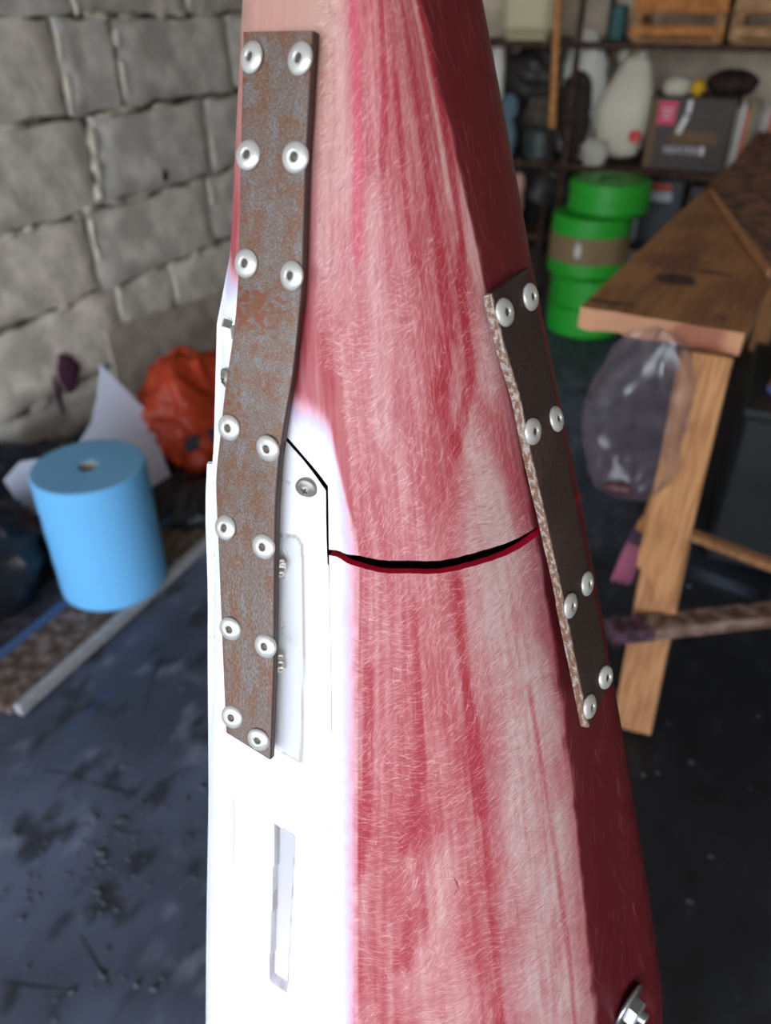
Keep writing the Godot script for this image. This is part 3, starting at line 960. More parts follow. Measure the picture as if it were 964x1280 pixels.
func build_setting() -> void:
	# floor
	var b := MB.new()
	var hn := noise(71, 0.9, 4)
	b.grid(117, 101, func(i: int, j: int):
		var x := -2.4 + 5.0 * j / 100.0
		var z := -4.9 + 7.9 * i / 116.0
		return [Vector3(x, -0.004 + 0.003 * hn.get_noise_2d(x * 4.0, z * 4.0), z), Vector2(j / 100.0, i / 116.0)])
	var m := b.mark()
	b.face([Vector3(-2.4, -0.15, -4.9), Vector3(2.6, -0.15, -4.9), Vector3(2.6, -0.15, 3.0), Vector3(-2.4, -0.15, 3.0)])
	for k in range(0, b.ix.size(), 3):   # the floor's upper side faces up
		var g := (b.v[b.ix[k + 2]] - b.v[b.ix[k]]).cross(b.v[b.ix[k + 1]] - b.v[b.ix[k]])
		if (g.y < 0.0) == (k < m):
			var t := b.ix[k + 1]
			b.ix[k + 1] = b.ix[k + 2]
			b.ix[k + 2] = t
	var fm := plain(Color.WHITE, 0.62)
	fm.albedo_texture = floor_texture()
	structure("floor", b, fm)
	# chips and grit
	var chips := MultiMesh.new()
	chips.transform_format = MultiMesh.TRANSFORM_3D
	var cb := MB.new()
	cb.lump(Vector3.ZERO, Vector3(1, 0.5, 0.8), noise(4, 0.08), 0.7, 1.0, 5, 7)
	chips.mesh = cb.mesh()
	chips.instance_count = 520
	rng.seed = 33
	for k in 520:
		var x := rng.randf_range(-1.2, 0.9)
		var z := rng.randf_range(-3.4, -0.1)
		if k < 130:   # the loose patch left of the hull
			x = -0.86 + rng.randfn(0, 0.10)
			z = -0.55 + rng.randfn(0, 0.13)
		var s := rng.randf_range(0.0015, 0.0045) * (1.7 if rng.randf() < 0.12 else 1.0)
		chips.set_instance_transform(k, Transform3D(Basis(Vector3.UP, rng.randf() * TAU).scaled(Vector3(s * rng.randf_range(1, 2.2), s * 0.8, s)), Vector3(x, 0.0, z)))
	var ci := MultiMeshInstance3D.new()
	ci.name = "floor_grit"
	ci.multimesh = chips
	ci.material_override = M.chip
	add_child(ci)
	tag(ci, "scattered grey chips and grit lying on the dark concrete floor", "grit")
	ci.set_meta("kind", "stuff")
	# left wall: mortar bed with blocks
	b = MB.new()
	b.grid(53, 110, func(i: int, j: int):
		var y := 2.6 * i / 52.0
		var z := -4.75 + 7.7 * j / 109.0
		return [Vector3(-2.128 + 0.012 * hn.get_noise_2d(y * 22.0, z * 22.0), y, z), Vector2(j, i)])
	for k in range(0, b.ix.size(), 3):
		var g := (b.v[b.ix[k + 2]] - b.v[b.ix[k]]).cross(b.v[b.ix[k + 1]] - b.v[b.ix[k]])
		if g.x < 0.0:
			var t := b.ix[k + 1]
			b.ix[k + 1] = b.ix[k + 2]
			b.ix[k + 2] = t
	b.box(Vector3(-2.27, 1.3, -0.9), Vector3(0.22, 2.6, 7.7), 0.0)
	var wall := structure("wall_left", b, M.mortar)
	wall.set_meta("label", "rough concrete block wall with crumbling mortar joints")
	var bn := noise(81, 0.05, 4)
	var courses := [
		[0.0, 0.19, [-4.75, -4.1, -3.45, -2.8, -2.15, -1.5, -0.85, -0.2, 0.45, 1.1, 1.72, 2.37, 2.94]], [0.19, 0.472, [-4.75, -4.4, -3.75, -3.10, -2.472, -2.15, -1.49, -0.84, -0.2, 0.45, 1.1, 1.72, 2.37, 2.94]],
		[0.472, 0.747, [-4.75, -4.1, -3.45, -2.773, -2.08, -1.42, -0.77, -0.12, 0.5, 1.15, 1.77, 2.42, 2.94]], [0.747, 1.035, [-4.75, -4.14, -3.49, -2.826, -2.16, -1.47, -0.82, -0.17, 0.48, 1.13, 1.75, 2.40, 2.94]],
		[1.035, 1.312, [-4.75, -4.32, -3.68, -3.03, -2.362, -2.10, -1.45, -0.8, -0.15, 0.5, 1.15, 1.77, 2.42, 2.94]], [1.312, 1.59, [-4.75, -4.1, -3.4, -2.78, -2.2, -1.55, -0.9, -0.25, 0.4, 1.05, 1.67, 2.32, 2.94]],
		[1.59, 1.87, [-4.75, -4.3, -3.65, -3.0, -2.35, -1.7, -1.05, -0.4, 0.25, 0.9, 1.52, 2.17, 2.94]], [1.87, 2.15, [-4.75, -4.0, -3.35, -2.7, -2.05, -1.4, -0.75, -0.1, 0.55, 1.2, 1.82, 2.47, 2.94]], [2.15, 2.43, [-4.75, -4.3, -3.65, -3.0, -2.35, -1.7, -1.05, -0.4, 0.25, 0.9, 1.52, 2.17, 2.94]], [2.43, 2.6, [-4.75, -4.0, -3.35, -2.7, -2.05, -1.4, -0.75, -0.1, 0.55, 1.2, 1.82, 2.47, 2.94]]]
	rng.seed = 6
	var lumps := MB.new()
	for ci_ in courses.size():
		var c: Array = courses[ci_]
		for k in c[2].size() - 1:
			var z0: float = c[2][k]
			var z1: float = c[2][k + 1]
			var gap := 0.016
			if ci_ == 3 and absf(z1 + 2.16) < 0.01:
				gap = 0.05
			elif ci_ == 3 and absf(z0 + 2.16) < 0.01:
				gap = 0.02
			var blk := block_mesh(Vector2(z1 - z0 - gap, c[1] - c[0] - 0.018), 0.08, bn, ci_ * 31.0 + k * 7.0)
			var o := put("block", blk.mesh(M.block[rng.randi() % 4]), null, wall, Transform3D(Basis(Vector3.UP, rng.randf_range(-0.008, 0.008)), Vector3(-2.093 + rng.randf_range(-0.006, 0.006), (c[0] + c[1]) / 2, (z0 + z1) / 2)))
			o.rotation.x = rng.randf_range(-0.008, 0.008)
			# mortar squeezed out of the joints near the camera
			if z0 > -3.6 and z1 < 0.0 and c[1] < 1.7:
				for q in 7:
					if rng.randf() < 0.5:
						var along := rng.randf()
						lumps.lump(Vector3(-2.096 + rng.randf_range(-0.006, 0.004), c[0] + rng.randf_range(-0.007, 0.007), lerpf(z0, z1, along)), Vector3(0.012, rng.randf_range(0.006, 0.011), rng.randf_range(0.015, 0.055)), bn, 0.9, 14.0, 6, 9)
				for q in 4:
					if rng.randf() < 0.7:
						lumps.lump(Vector3(-2.096, lerpf(c[0], c[1], rng.randf_range(0.1, 0.9)), z1 + rng.randf_range(-0.006, 0.006)), Vector3(0.011, rng.randf_range(0.018, 0.05), rng.randf_range(0.005, 0.010)), bn, 0.9, 14.0, 6, 9)
	# the wide crumbled joint with two wedged stones
	for q in [[0.96, -2.20, 0.035, 0.022], [0.88, -2.19, 0.03, 0.018], [0.80, -2.175, 0.03, 0.016], [0.755, -2.12, 0.014, 0.03]]:
		lumps.lump(Vector3(-2.098, q[0], q[1] + 0.03), Vector3(0.014, q[2], q[3]), bn, 0.7, 14.0, 8, 10)
	var lm := part("mortar_lumps", lumps, M.mortar_lump, wall)
	lm.set_meta("kind", "stuff")
	# a hole knocked in one block, and the purple paint splash low on the wall
	var hole := MB.new()
	hole.lump(Vector3(-2.086, 0.80, -2.495), Vector3(0.006, 0.024, 0.018), bn, 0.6, 3.0, 10, 14)
	part("hole", hole, M.black, wall)
	var sp := MB.new()
	sp.lump(Vector3(-2.084, 0.25, -1.83), Vector3(0.011, 0.085, 0.05), bn, 1.0, 2.0, 12, 18)
	sp.lump(Vector3(-2.086, 0.20, -1.76), Vector3(0.005, 0.07, 0.012), bn, 1.0, 2.0, 10, 12)
	part("purple_paint_splash", sp, rough_mat(hexc(104, 52, 84), "blotch", 6.0, 0.85), wall)
	# back, right and front walls, ceiling
	b = MB.new()
	b.box(Vector3(0.1, 1.3, -4.8), Vector3(4.96, 2.6, 0.2), 0.0)
	structure("wall_back", b, M.plaster)
	b = MB.new()
	b.box(Vector3(2.48, 1.3, -0.95), Vector3(0.2, 2.6, 7.9), 0.0)
	structure("wall_right", b, M.plaster)
	b = MB.new()
	var dz: float = DOOR[2] + 0.1
	b.box(Vector3((DOOR[1] + 2.58) / 2, 1.3, dz), Vector3(2.58 - DOOR[1], 2.6, 0.2), 0.0)
	b.box(Vector3((-2.38 + DOOR[0]) / 2, 1.3, dz), Vector3(DOOR[0] + 2.38, 2.6, 0.2), 0.0)
	b.box(Vector3((DOOR[0] + DOOR[1]) / 2, (DOOR[3] + 2.6) / 2, dz), Vector3(DOOR[1] - DOOR[0], 2.6 - DOOR[3], 0.2), 0.0)
	structure("wall_front", b, M.plaster)
	b = MB.new()
	b.box(Vector3(0.1, 2.68, -0.95), Vector3(4.96, 0.16, 7.9), 0.0)
	structure("ceiling", b, M.ceiling)
	b = MB.new()
	b.box(Vector3(0.0, -0.06, 8.0), Vector3(14.0, 0.1, 10.0), 0.0)
	structure("ground", b, M.yard)

# ---------------------------------------------------------------- things on the left
func build_left() -> void:
	var fold := noise(91, 0.16, 3)
	# boards lying along the wall
	var b := MB.new()
	b.box(Vector3(-1.262, 0.015, -1.62), Vector3(0.024, 0.03, 1.76), 0.003)
	tag(part("timber_batten", b, M.board_pale), "pale narrow batten edging the boards under the blue paper roll", "board")
	b = MB.new()
	b.box(Vector3(-1.345, 0.0145, -1.60), Vector3(0.135, 0.029, 1.74), 0.003)
	tag(part("timber_board", b, M.board_grey), "wide grey-brown board under the blue paper roll", "board")
	b = MB.new()
	b.box(Vector3(-1.429, 0.0155, -1.55), Vector3(0.028, 0.031, 1.70), 0.003)
	tag(part("timber_batten", b, M.board_blue), "narrow blue-painted batten left of the grey-brown board", "board")
	b = MB.new()
	b.box(Vector3(-1.60, 0.013, -1.45), Vector3(0.30, 0.026, 1.6), 0.003)
	tag(part("timber_board", b, M.board_dark), "broad dark board nearest the block wall, under the bags", "board")
	# paper roll
	var roll := thing("paper_roll", "big sky-blue paper wiping roll standing upright on the floor boards", "paper roll", Vector3(-1.372, 0.031, -1.192))
	b = MB.new()
	var pr := [Vector2(0.0235, 0.003), Vector2(0.136, 0.0), Vector2(0.1385, 0.004)]
	for k in range(1, 12):
		pr.append(Vector2(0.139 + 0.0004 * sin(k * 2.1), 0.358 * k / 12.0))
	pr.append_array([Vector2(0.1385, 0.354), Vector2(0.1365, 0.3575)])
	b.lathe(pr + [Vector2(0.1365, 0.3575), Vector2(0.0235, 0.3575), Vector2(0.0235, 0.003)], 72)
	part("paper_body", b, M.paper_blue, roll)
	b = MB.new()
	var rings := [Vector2(0.0238, 0.3576)]
	for k in 26:
		var r := 0.026 + 0.1095 * k / 25.0
		rings.append(Vector2(r, 0.3586 + (0.0009 if k % 2 else 0.0)))
	rings.append(Vector2(0.1366, 0.3574))
	b.lathe(rings, 72)
	part("wound_edge", b, M.paper_end, roll)
	b = MB.new()
	b.lathe([Vector2(0.0232, 0.001), Vector2(0.0232, 0.356), Vector2(0.0205, 0.356), Vector2(0.0205, 0.001), Vector2(0.0232, 0.001)], 36)
	part("card_core", b, M.card, roll)
	# white sheet with a round bite, leaning behind the roll
	var o3 := Vector3(-1.63, 0.028, -1.40)
	var nn := Vector3(0.94, 0.3, 0.15).normalized()
	var ex := Vector3(0, 1, 0).cross(nn).normalized()
	var ey := nn.cross(ex)
	var outl := []
	var pts := [Vector3(-1.721, 0.431, -1.631), Vector3(-1.652, 0.257, -1.711), Vector3(-1.60, 0.028, -1.70), Vector3(-1.62, 0.028, -1.23), Vector3(-1.673, 0.078, -1.221), Vector3(-1.729, 0.247, -1.209), Vector3(-1.727, 0.273, -1.273), Vector3(-1.712, 0.256, -1.335), Vector3(-1.702, 0.247, -1.40), Vector3(-1.693, 0.252, -1.46), Vector3(-1.692, 0.285, -1.522), Vector3(-1.701, 0.345, -1.575), Vector3(-1.712, 0.395, -1.612)]
	for p in pts:
		outl.append(Vector2((p - o3).dot(ex), (p - o3).dot(ey)))
	b = MB.new()
	b.plate(outl, 0.004, Transform3D(Basis(ex, ey, nn), o3))
	tag(part("plastic_sheet", b, M.sheet_white), "white plastic offcut with a round bite leaning behind the blue roll", "plastic sheet")
	# plywood leaning on the wall
	b = MB.new()
	var py := Vector3(-0.085, 0.335, 0).normalized()
	b.plate([Vector2(0.075, 0.0), Vector2(0.0, 0.36), Vector2(-0.75, 0.30), Vector2(-0.75, 0.0)], 0.012, Transform3D(Basis(Vector3(0, 0, 1), py, Vector3(0, 0, 1).cross(py)), Vector3(-1.975, 0.0, -2.02)))
	tag(part("plywood_offcut", b, M.ply), "grey-brown plywood offcut leaning against the block wall behind the orange bag", "plywood")
	# orange bag
	var bag := thing("orange_bag", "crumpled orange plastic bag lying between blue roll and hull", "bag", Vector3(-1.62, 0.027, -1.91))
	b = MB.new()
	b.lump(Vector3(0, 0.165, 0.01), Vector3(0.155, 0.195, 0.215), fold, 0.55, 1.0, 30, 44, 0.0)
	b.lump(Vector3(0.10, 0.05, 0.13), Vector3(0.05, 0.06, 0.05), fold, 0.7, 1.4, 14, 18, 0.0)
	part("bag_body", b, M.orange_bag, bag)
	b = MB.new()
	b.plate([Vector2(-0.06, -0.03), Vector2(0.05, -0.02), Vector2(0.075, 0.01), Vector2(0.0, 0.055), Vector2(-0.05, 0.045)], 0.01, Transform3D(Basis(Vector3.UP, 0.95) * Basis(Vector3.RIGHT, -0.3), Vector3(0.125, 0.125, 0.135)))
	part("mouth_shade", b, M.navy, bag)  # dark plate painted in as the shaded mouth of the bag
	# bin bags
	b = MB.new()
	b.lump(Vector3(-1.62, 0.12, -1.02), Vector3(0.13, 0.15, 0.19), fold, 0.55, 1.0, 24, 34, 0.027)
	tag(part("bin_bag", b, M.bin_bag), "black bin bag slumped on the dark board left of the blue roll", "bag")
	b = MB.new()
	b.lump(Vector3(-1.37, 0.03, -1.60), Vector3(0.09, 0.075, 0.14), fold, 0.6, 1.0, 22, 30, 0.032)
	tag(part("bin_bag", b, M.bin_bag), "black bin bag in the shade right behind the blue roll", "bag")
	b = MB.new()
	b.lump(Vector3(-1.9, 0.09, -1.30), Vector3(0.15, 0.14, 0.30), fold, 0.5, 1.0, 22, 30, 0.0)
	tag(part("bin_bag", b, M.navy), "dark navy sack heaped against the block wall behind the white sheet", "bag")
	b = MB.new()
	b.lump(Vector3(-1.525, 0.045, -1.20), Vector3(0.015, 0.022, 0.05), fold, 0.8, 3.0, 10, 14, 0.027)
	tag(part("green_rag", b, M.green_rag), "small pale green scrap on the boards left of the blue roll", "rag")

# ---------------------------------------------------------------- things on the right
func wood_texture(w: int, h: int, base: Color, dark: Color, stains: Array) -> ImageTexture:
	var im := Image.create(w, h, false, Image.FORMAT_RGB8)
	var a := noise(101, 0.02, 4)
	var g := noise(102, 0.05, 3)
	for y in h:
		for x in w:
			var c := base.lerp(dark, smoothstep(-0.35, 0.5, a.get_noise_2d(x * 0.6, y * 0.3) + 0.5 * g.get_noise_2d(x * 2.2, y * 0.12)))
			for s in stains:
				var q := Vector2((float(x) / w - s[0]) / s[2], (float(y) / h - s[1]) / s[3])
				var e := q.length() + 0.35 * g.get_noise_2d(x * 1.0, y * 1.0)
				c = c.lerp(s[4], (1.0 - smoothstep(0.75, 1.1, e)) * s[5])
			im.set_pixel(x, y, c)
	return ImageTexture.create_from_image(im)

func build_right() -> void:
	# workbench
	var at := Vector3(-0.124, 0, -1.44)
	var bench := thing("workbench", "rough timber workbench with a thick plank top and leaning plank leg", "workbench", at, -4.2)
	var top := MB.new()
	# plank top: own texture across (x) and along (z)
	var ragged := []
	for k in 13:
		ragged.append(0.010 * sin(k * 1.7) * (1.0 if k < 6 else 0.25))
	var m := top.mark()
	var tg := func(i: int, j: int, y: float) -> Array:
		var x := lerpf(-0.146, 0.146, j / 12.0)
		var z := lerpf(0.0, -2.5, i / 20.0)
		if i == 0:
			z += ragged[j] * (1.0 if y < 0.85 else 0.35)
		return [Vector3(x, y, z), Vector2(j / 12.0, i / 20.0)]
	top.grid(21, 13, func(i: int, j: int): return tg.call(i, j, 0.87))
	top.grid(21, 13, func(i: int, j: int): return tg.call(i, 12 - j, 0.83))
	top.grid(2, 13, func(i: int, j: int): return [tg.call(0, j, 0.83 if i == 0 else 0.87)[0], Vector2(j / 12.0, 0.98 + 0.02 * i)])
	top.grid(2, 13, func(i: int, j: int): return [tg.call(20, 12 - j, 0.83 if i == 0 else 0.87)[0], Vector2(j / 12.0, 0.96)])
	for s in [0, 12]:
		top.grid(2, 21, func(i: int, j: int): return [tg.call(20 - j if s == 0 else j, s, 0.83 if i == 0 else 0.87)[0], Vector2(0.02 if s == 0 else 0.98, j / 20.0)])
	top.outward(m)
	var tm := plain(Color.WHITE, 0.7)
	tm.albedo_texture = wood_texture(192, 1024, hexc(176, 126, 80), hexc(140, 94, 62), [[0.42, 0.105, 0.15, 0.016, hexc(58, 38, 42), 0.85], [0.60, 0.14, 0.16, 0.008, hexc(70, 46, 44), 0.6], [0.13, 0.02, 0.16, 0.006, hexc(60, 42, 42), 0.7], [0.3, 0.16, 0.25, 0.03, hexc(112, 70, 66), 0.5], [0.5, 0.99, 0.9, 0.016, hexc(206, 152, 116), 0.9], [0.75, 0.99, 0.16, 0.016, hexc(150, 84, 64), 0.7]])
	part("plank_top", top, tm, bench)
	var stamp := TextMesh.new()
	stamp.text = "121"
	stamp.font_size = 24
	stamp.pixel_size = 0.00125
	stamp.depth = 0.0006
	var st := put("stamped_number", stamp, plain(hexc(52, 30, 22), 0.8), bench)
	st.transform = Transform3D(Basis(Vector3.UP, 1.45) * Basis(Vector3.RIGHT, -PI / 2), Vector3(0.093, 0.8703, -0.06))
	var plank := func(called: String, a: Vector3, c: Vector3, wx: float, wz: float, mat: Material, turn := 0.0) -> MeshInstance3D:
		var p := MB.new()
		var y := (c - a).normalized()
		var x := (Basis(Vector3.UP, turn) * Vector3(1, 0, 0))
		x = (x - y * x.dot(y)).normalized()
		p.box((a + c) / 2, Vector3(wx, (c - a).length(), wz), 0.003, Basis(x, y, x.cross(y)))
		return part(called, p, mat, bench)
	var rel := func(p: Vector3) -> Vector3: return Basis(Vector3.UP, deg_to_rad(4.2)) * (p - at)
	plank.call("leg", rel.call(Vector3(-0.036, 0.832, -1.415)), rel.call(Vector3(0.004, 0.006, -1.288)), 0.082, 0.036, M.leg_wood, 0.15)
	# narrower plank lapped on the leg, cut to a point at its foot
	var lap := MB.new()
	var lx := Transform3D(Basis(Vector3(1, 0.03, 0.06).normalized(), Vector3(-0.05, 0.99, -0.155).normalized(), Vector3.BACK), rel.call(Vector3(-0.018, 0.30, -1.312)))
	lx.basis = lx.basis.orthonormalized()
	lap.plate([Vector2(0.036, 0.03), Vector2(0.042, 0.05), Vector2(0.040, 0.30), Vector2(0.038, 0.545), Vector2(-0.043, 0.545), Vector2(-0.042, 0.115), Vector2(-0.012, 0.095), Vector2(0.020, 0.035)], 0.018, lx)
	part("lapped_batten", lap, M.leg_wood2, bench)
	plank.call("leg", rel.call(Vector3(0.10, 0.83, -3.7)), rel.call(Vector3(0.13, 0.006, -3.8)), 0.082, 0.036, M.leg_wood, 0.15)
	plank.call("brace", rel.call(Vector3(-0.02, 0.302, -1.272)), rel.call(Vector3(0.62, 0.302, -1.70)), 0.05, 0.03, M.brace_wood, 0.0)
	plank.call("brace_end", rel.call(Vector3(-0.083, 0.300, -1.232)), rel.call(Vector3(-0.008, 0.301, -1.280)), 0.051, 0.032, M.purple_wood, 0.0)
	plank.call("rail", rel.call(Vector3(-0.02, 0.28, -1.70)), rel.call(Vector3(0.70, 0.28, -1.50)), 0.03, 0.02, M.leg_wood, 0.0)
	for q in [Vector3(-0.012, 0.435, -1.325), Vector3(0.004, 0.405, -1.318)]:
		var nl := MB.new()
		nl.lathe([Vector2(0, -0.002), Vector2(0.0045, -0.002), Vector2(0.0045, 0.001), Vector2(0, 0.0018)], 12, Transform3D(Basis(Vector3.RIGHT, PI / 2), rel.call(q) + Vector3(0, 0, 0.0)))
		part("screw_head", nl, M.nail, bench)
	# sheet lying on the bench
	var sh := MB.new()
	sh.plate([Vector2(-0.099, 3.94), Vector2(-0.152, 2.60), Vector2(0.043, 1.79), Vector2(0.62, 1.62), Vector2(0.95, 3.94)], 0.022, Transform3D(Basis(Vector3(1, 0, 0), Vector3(0, 0, -1), Vector3(0, 1, 0)), Vector3(0, 0.871, 0)))
	var sheet := thing("plywood_sheet", "purple-stained plywood sheet lying across the workbench plank", "plywood sheet")
	part("sheet_face", sh, rough_mat(hexc(158, 112, 90), "blotch", 2.2, 0.7, 0.05), sheet)
	var lip := MB.new()
	for q in [[Vector3(-0.152, 0.882, -2.60), Vector3(0.043, 0.882, -1.79)]]:
		var dd: Vector3 = q[1] - q[0]
		lip.box((q[0] + q[1]) / 2, Vector3(0.006, 0.021, dd.length()), 0.002, Basis.looking_at(dd, Vector3.UP))
	part("raw_edge", lip, M.leg_wood, sheet)
	var spl := MB.new()
	spl.lump(Vector3(0.10, 0.8925, -2.0), Vector3(0.075, 0.0025, 0.22), noise(12, 0.2), 0.8, 1.0, 10, 22)
	part("purple_stain", spl, plain(hexc(62, 26, 48), 0.5), sheet)
	# clear plastic bag hanging from the plank end
	var hang := thing("clear_bag", "clear plastic bag with wine-red dregs hanging from the workbench plank", "plastic bag", Vector3(-0.119, 0.548, -1.335))
	hang.scale = Vector3.ONE * 0.964
	var bag := MB.new()
	var bn := noise(111, 0.09, 3)
	var bm := bag.mark()
	bag.grid(31, 41, func(i: int, j: int):
		var t := i / 30.0
		var a := TAU * (j % 40) / 40.0
		var w := 0.098 * pow(sin(PI * clampf(0.06 + 0.90 * t, 0.0, 1.0)), 0.55)
		if i == 0 or i == 30:
			w = 0.001
		var k := 1.0 + 0.22 * bn.get_noise_3d(cos(a) * 22.0, t * 60.0, sin(a) * 22.0)
		return [Vector3(cos(a) * w * k + 0.004 * sin(t * 9.0), t * 0.355, sin(a) * w * 0.34 * k + 0.006 * sin(t * 7.0 + a * 2.0)), Vector2(j / 40.0, t)])
	bag.outward(bm)
	part("bag_film", bag, M.clear, hang)
	var dr := MB.new()
	dr.lump(Vector3(-0.005, 0.02, 0.0), Vector3(0.032, 0.013, 0.011), bn, 0.5, 1.0, 12, 18)
	part("red_dregs", dr, M.red_wet, hang)
	var nail := MB.new()
	nail.lathe([Vector2(0, -0.11), Vector2(0.002, -0.11), Vector2(0.002, 0.012), Vector2(0.0055, 0.012), Vector2(0.0055, 0.015), Vector2(0, 0.0155)], 12, Transform3D(Basis(Vector3.RIGHT, PI / 2), Vector3(0.0, 0.316, 0.0)))
	part("nail", nail, M.nail, hang)
	# paint brush hanging by the leg
	var br := thing("paint_brush", "pink-bristled paint brush hanging beside the workbench leg", "brush", Vector3(-0.093, 0.27, -1.44), 12.0)
	br.rotation_degrees.z = -7.0
	var q := MB.new()
	q.lathe([Vector2(0, 0.148), Vector2(0.014, 0.148), Vector2(0.012, 0.17), Vector2(0.006, 0.185), Vector2(0.0075, 0.24), Vector2(0.006, 0.255), Vector2(0, 0.258)], 14, Transform3D(Basis().scaled(Vector3(1, 1, 0.6)), Vector3.ZERO))
	part("handle", q, M.handle, br)
	q = MB.new()
	q.box(Vector3(0, 0.13, 0), Vector3(0.034, 0.042, 0.018), 0.004)
	part("ferrule", q, M.ferrule, br)
	q = MB.new()
	for k in 9:
		var x := (k - 4) * 0.0044
		q.tube([Vector3(x * 0.85, 0.112, 0), Vector3(x, 0.06, 0.001), Vector3(x * 1.12, 0.002 + 0.004 * (k % 3), 0.002)], [0.0045, 0.005, 0.003], 7)
	part("bristles", q, M.bristle, br)
	# crate under the bench with a glue bottle on it
	var dark := thing("tool_chest", "dark tool chest in the shade under the workbench", "chest", Vector3(0.36, 0, -2.25))
	q = MB.new()
	q.box(Vector3(0, 0.24, 0), Vector3(0.56, 0.46, 0.5), 0.012)
	part("chest_body", q, M.case, dark)
	q = MB.new()
	q.box(Vector3(0, 0.478, 0), Vector3(0.57, 0.02, 0.51), 0.006)
	part("chest_lid", q, M.case2, dark)
	for s in [-1, 1]:
		q = MB.new()
		q.box(Vector3(s * 0.2, 0.006, 0), Vector3(0.06, 0.012, 0.45), 0.002)
		part("foot", q, M.black, dark)
	var bo := thing("glue_bottle", "orange glue bottle with white collar standing under the workbench", "bottle", Vector3(0.155, 0.489, -2.14))
	q = MB.new()
	q.lathe([Vector2(0, 0), Vector2(0.034, 0), Vector2(0.036, 0.006), Vector2(0.036, 0.014), Vector2(0.030, 0.02)], 28)
	part("blue_base", q, M.blue_rim, bo)
	q = MB.new()
	q.lathe([Vector2(0.029, 0.018), Vector2(0.029, 0.11), Vector2(0.024, 0.122), Vector2(0, 0.122)], 28)
	part("bottle_body", q, M.orange, bo)
	q = MB.new()
	q.lathe([Vector2(0.022, 0.12), Vector2(0.023, 0.145), Vector2(0.020, 0.15), Vector2(0, 0.15)], 24)
	part("collar", q, M.white, bo)
	q = MB.new()
	q.lathe([Vector2(0.019, 0.149), Vector2(0.017, 0.18), Vector2(0.008, 0.215), Vector2(0.005, 0.235), Vector2(0, 0.236)], 20)
	part("nozzle", q, M.label_grey, bo)

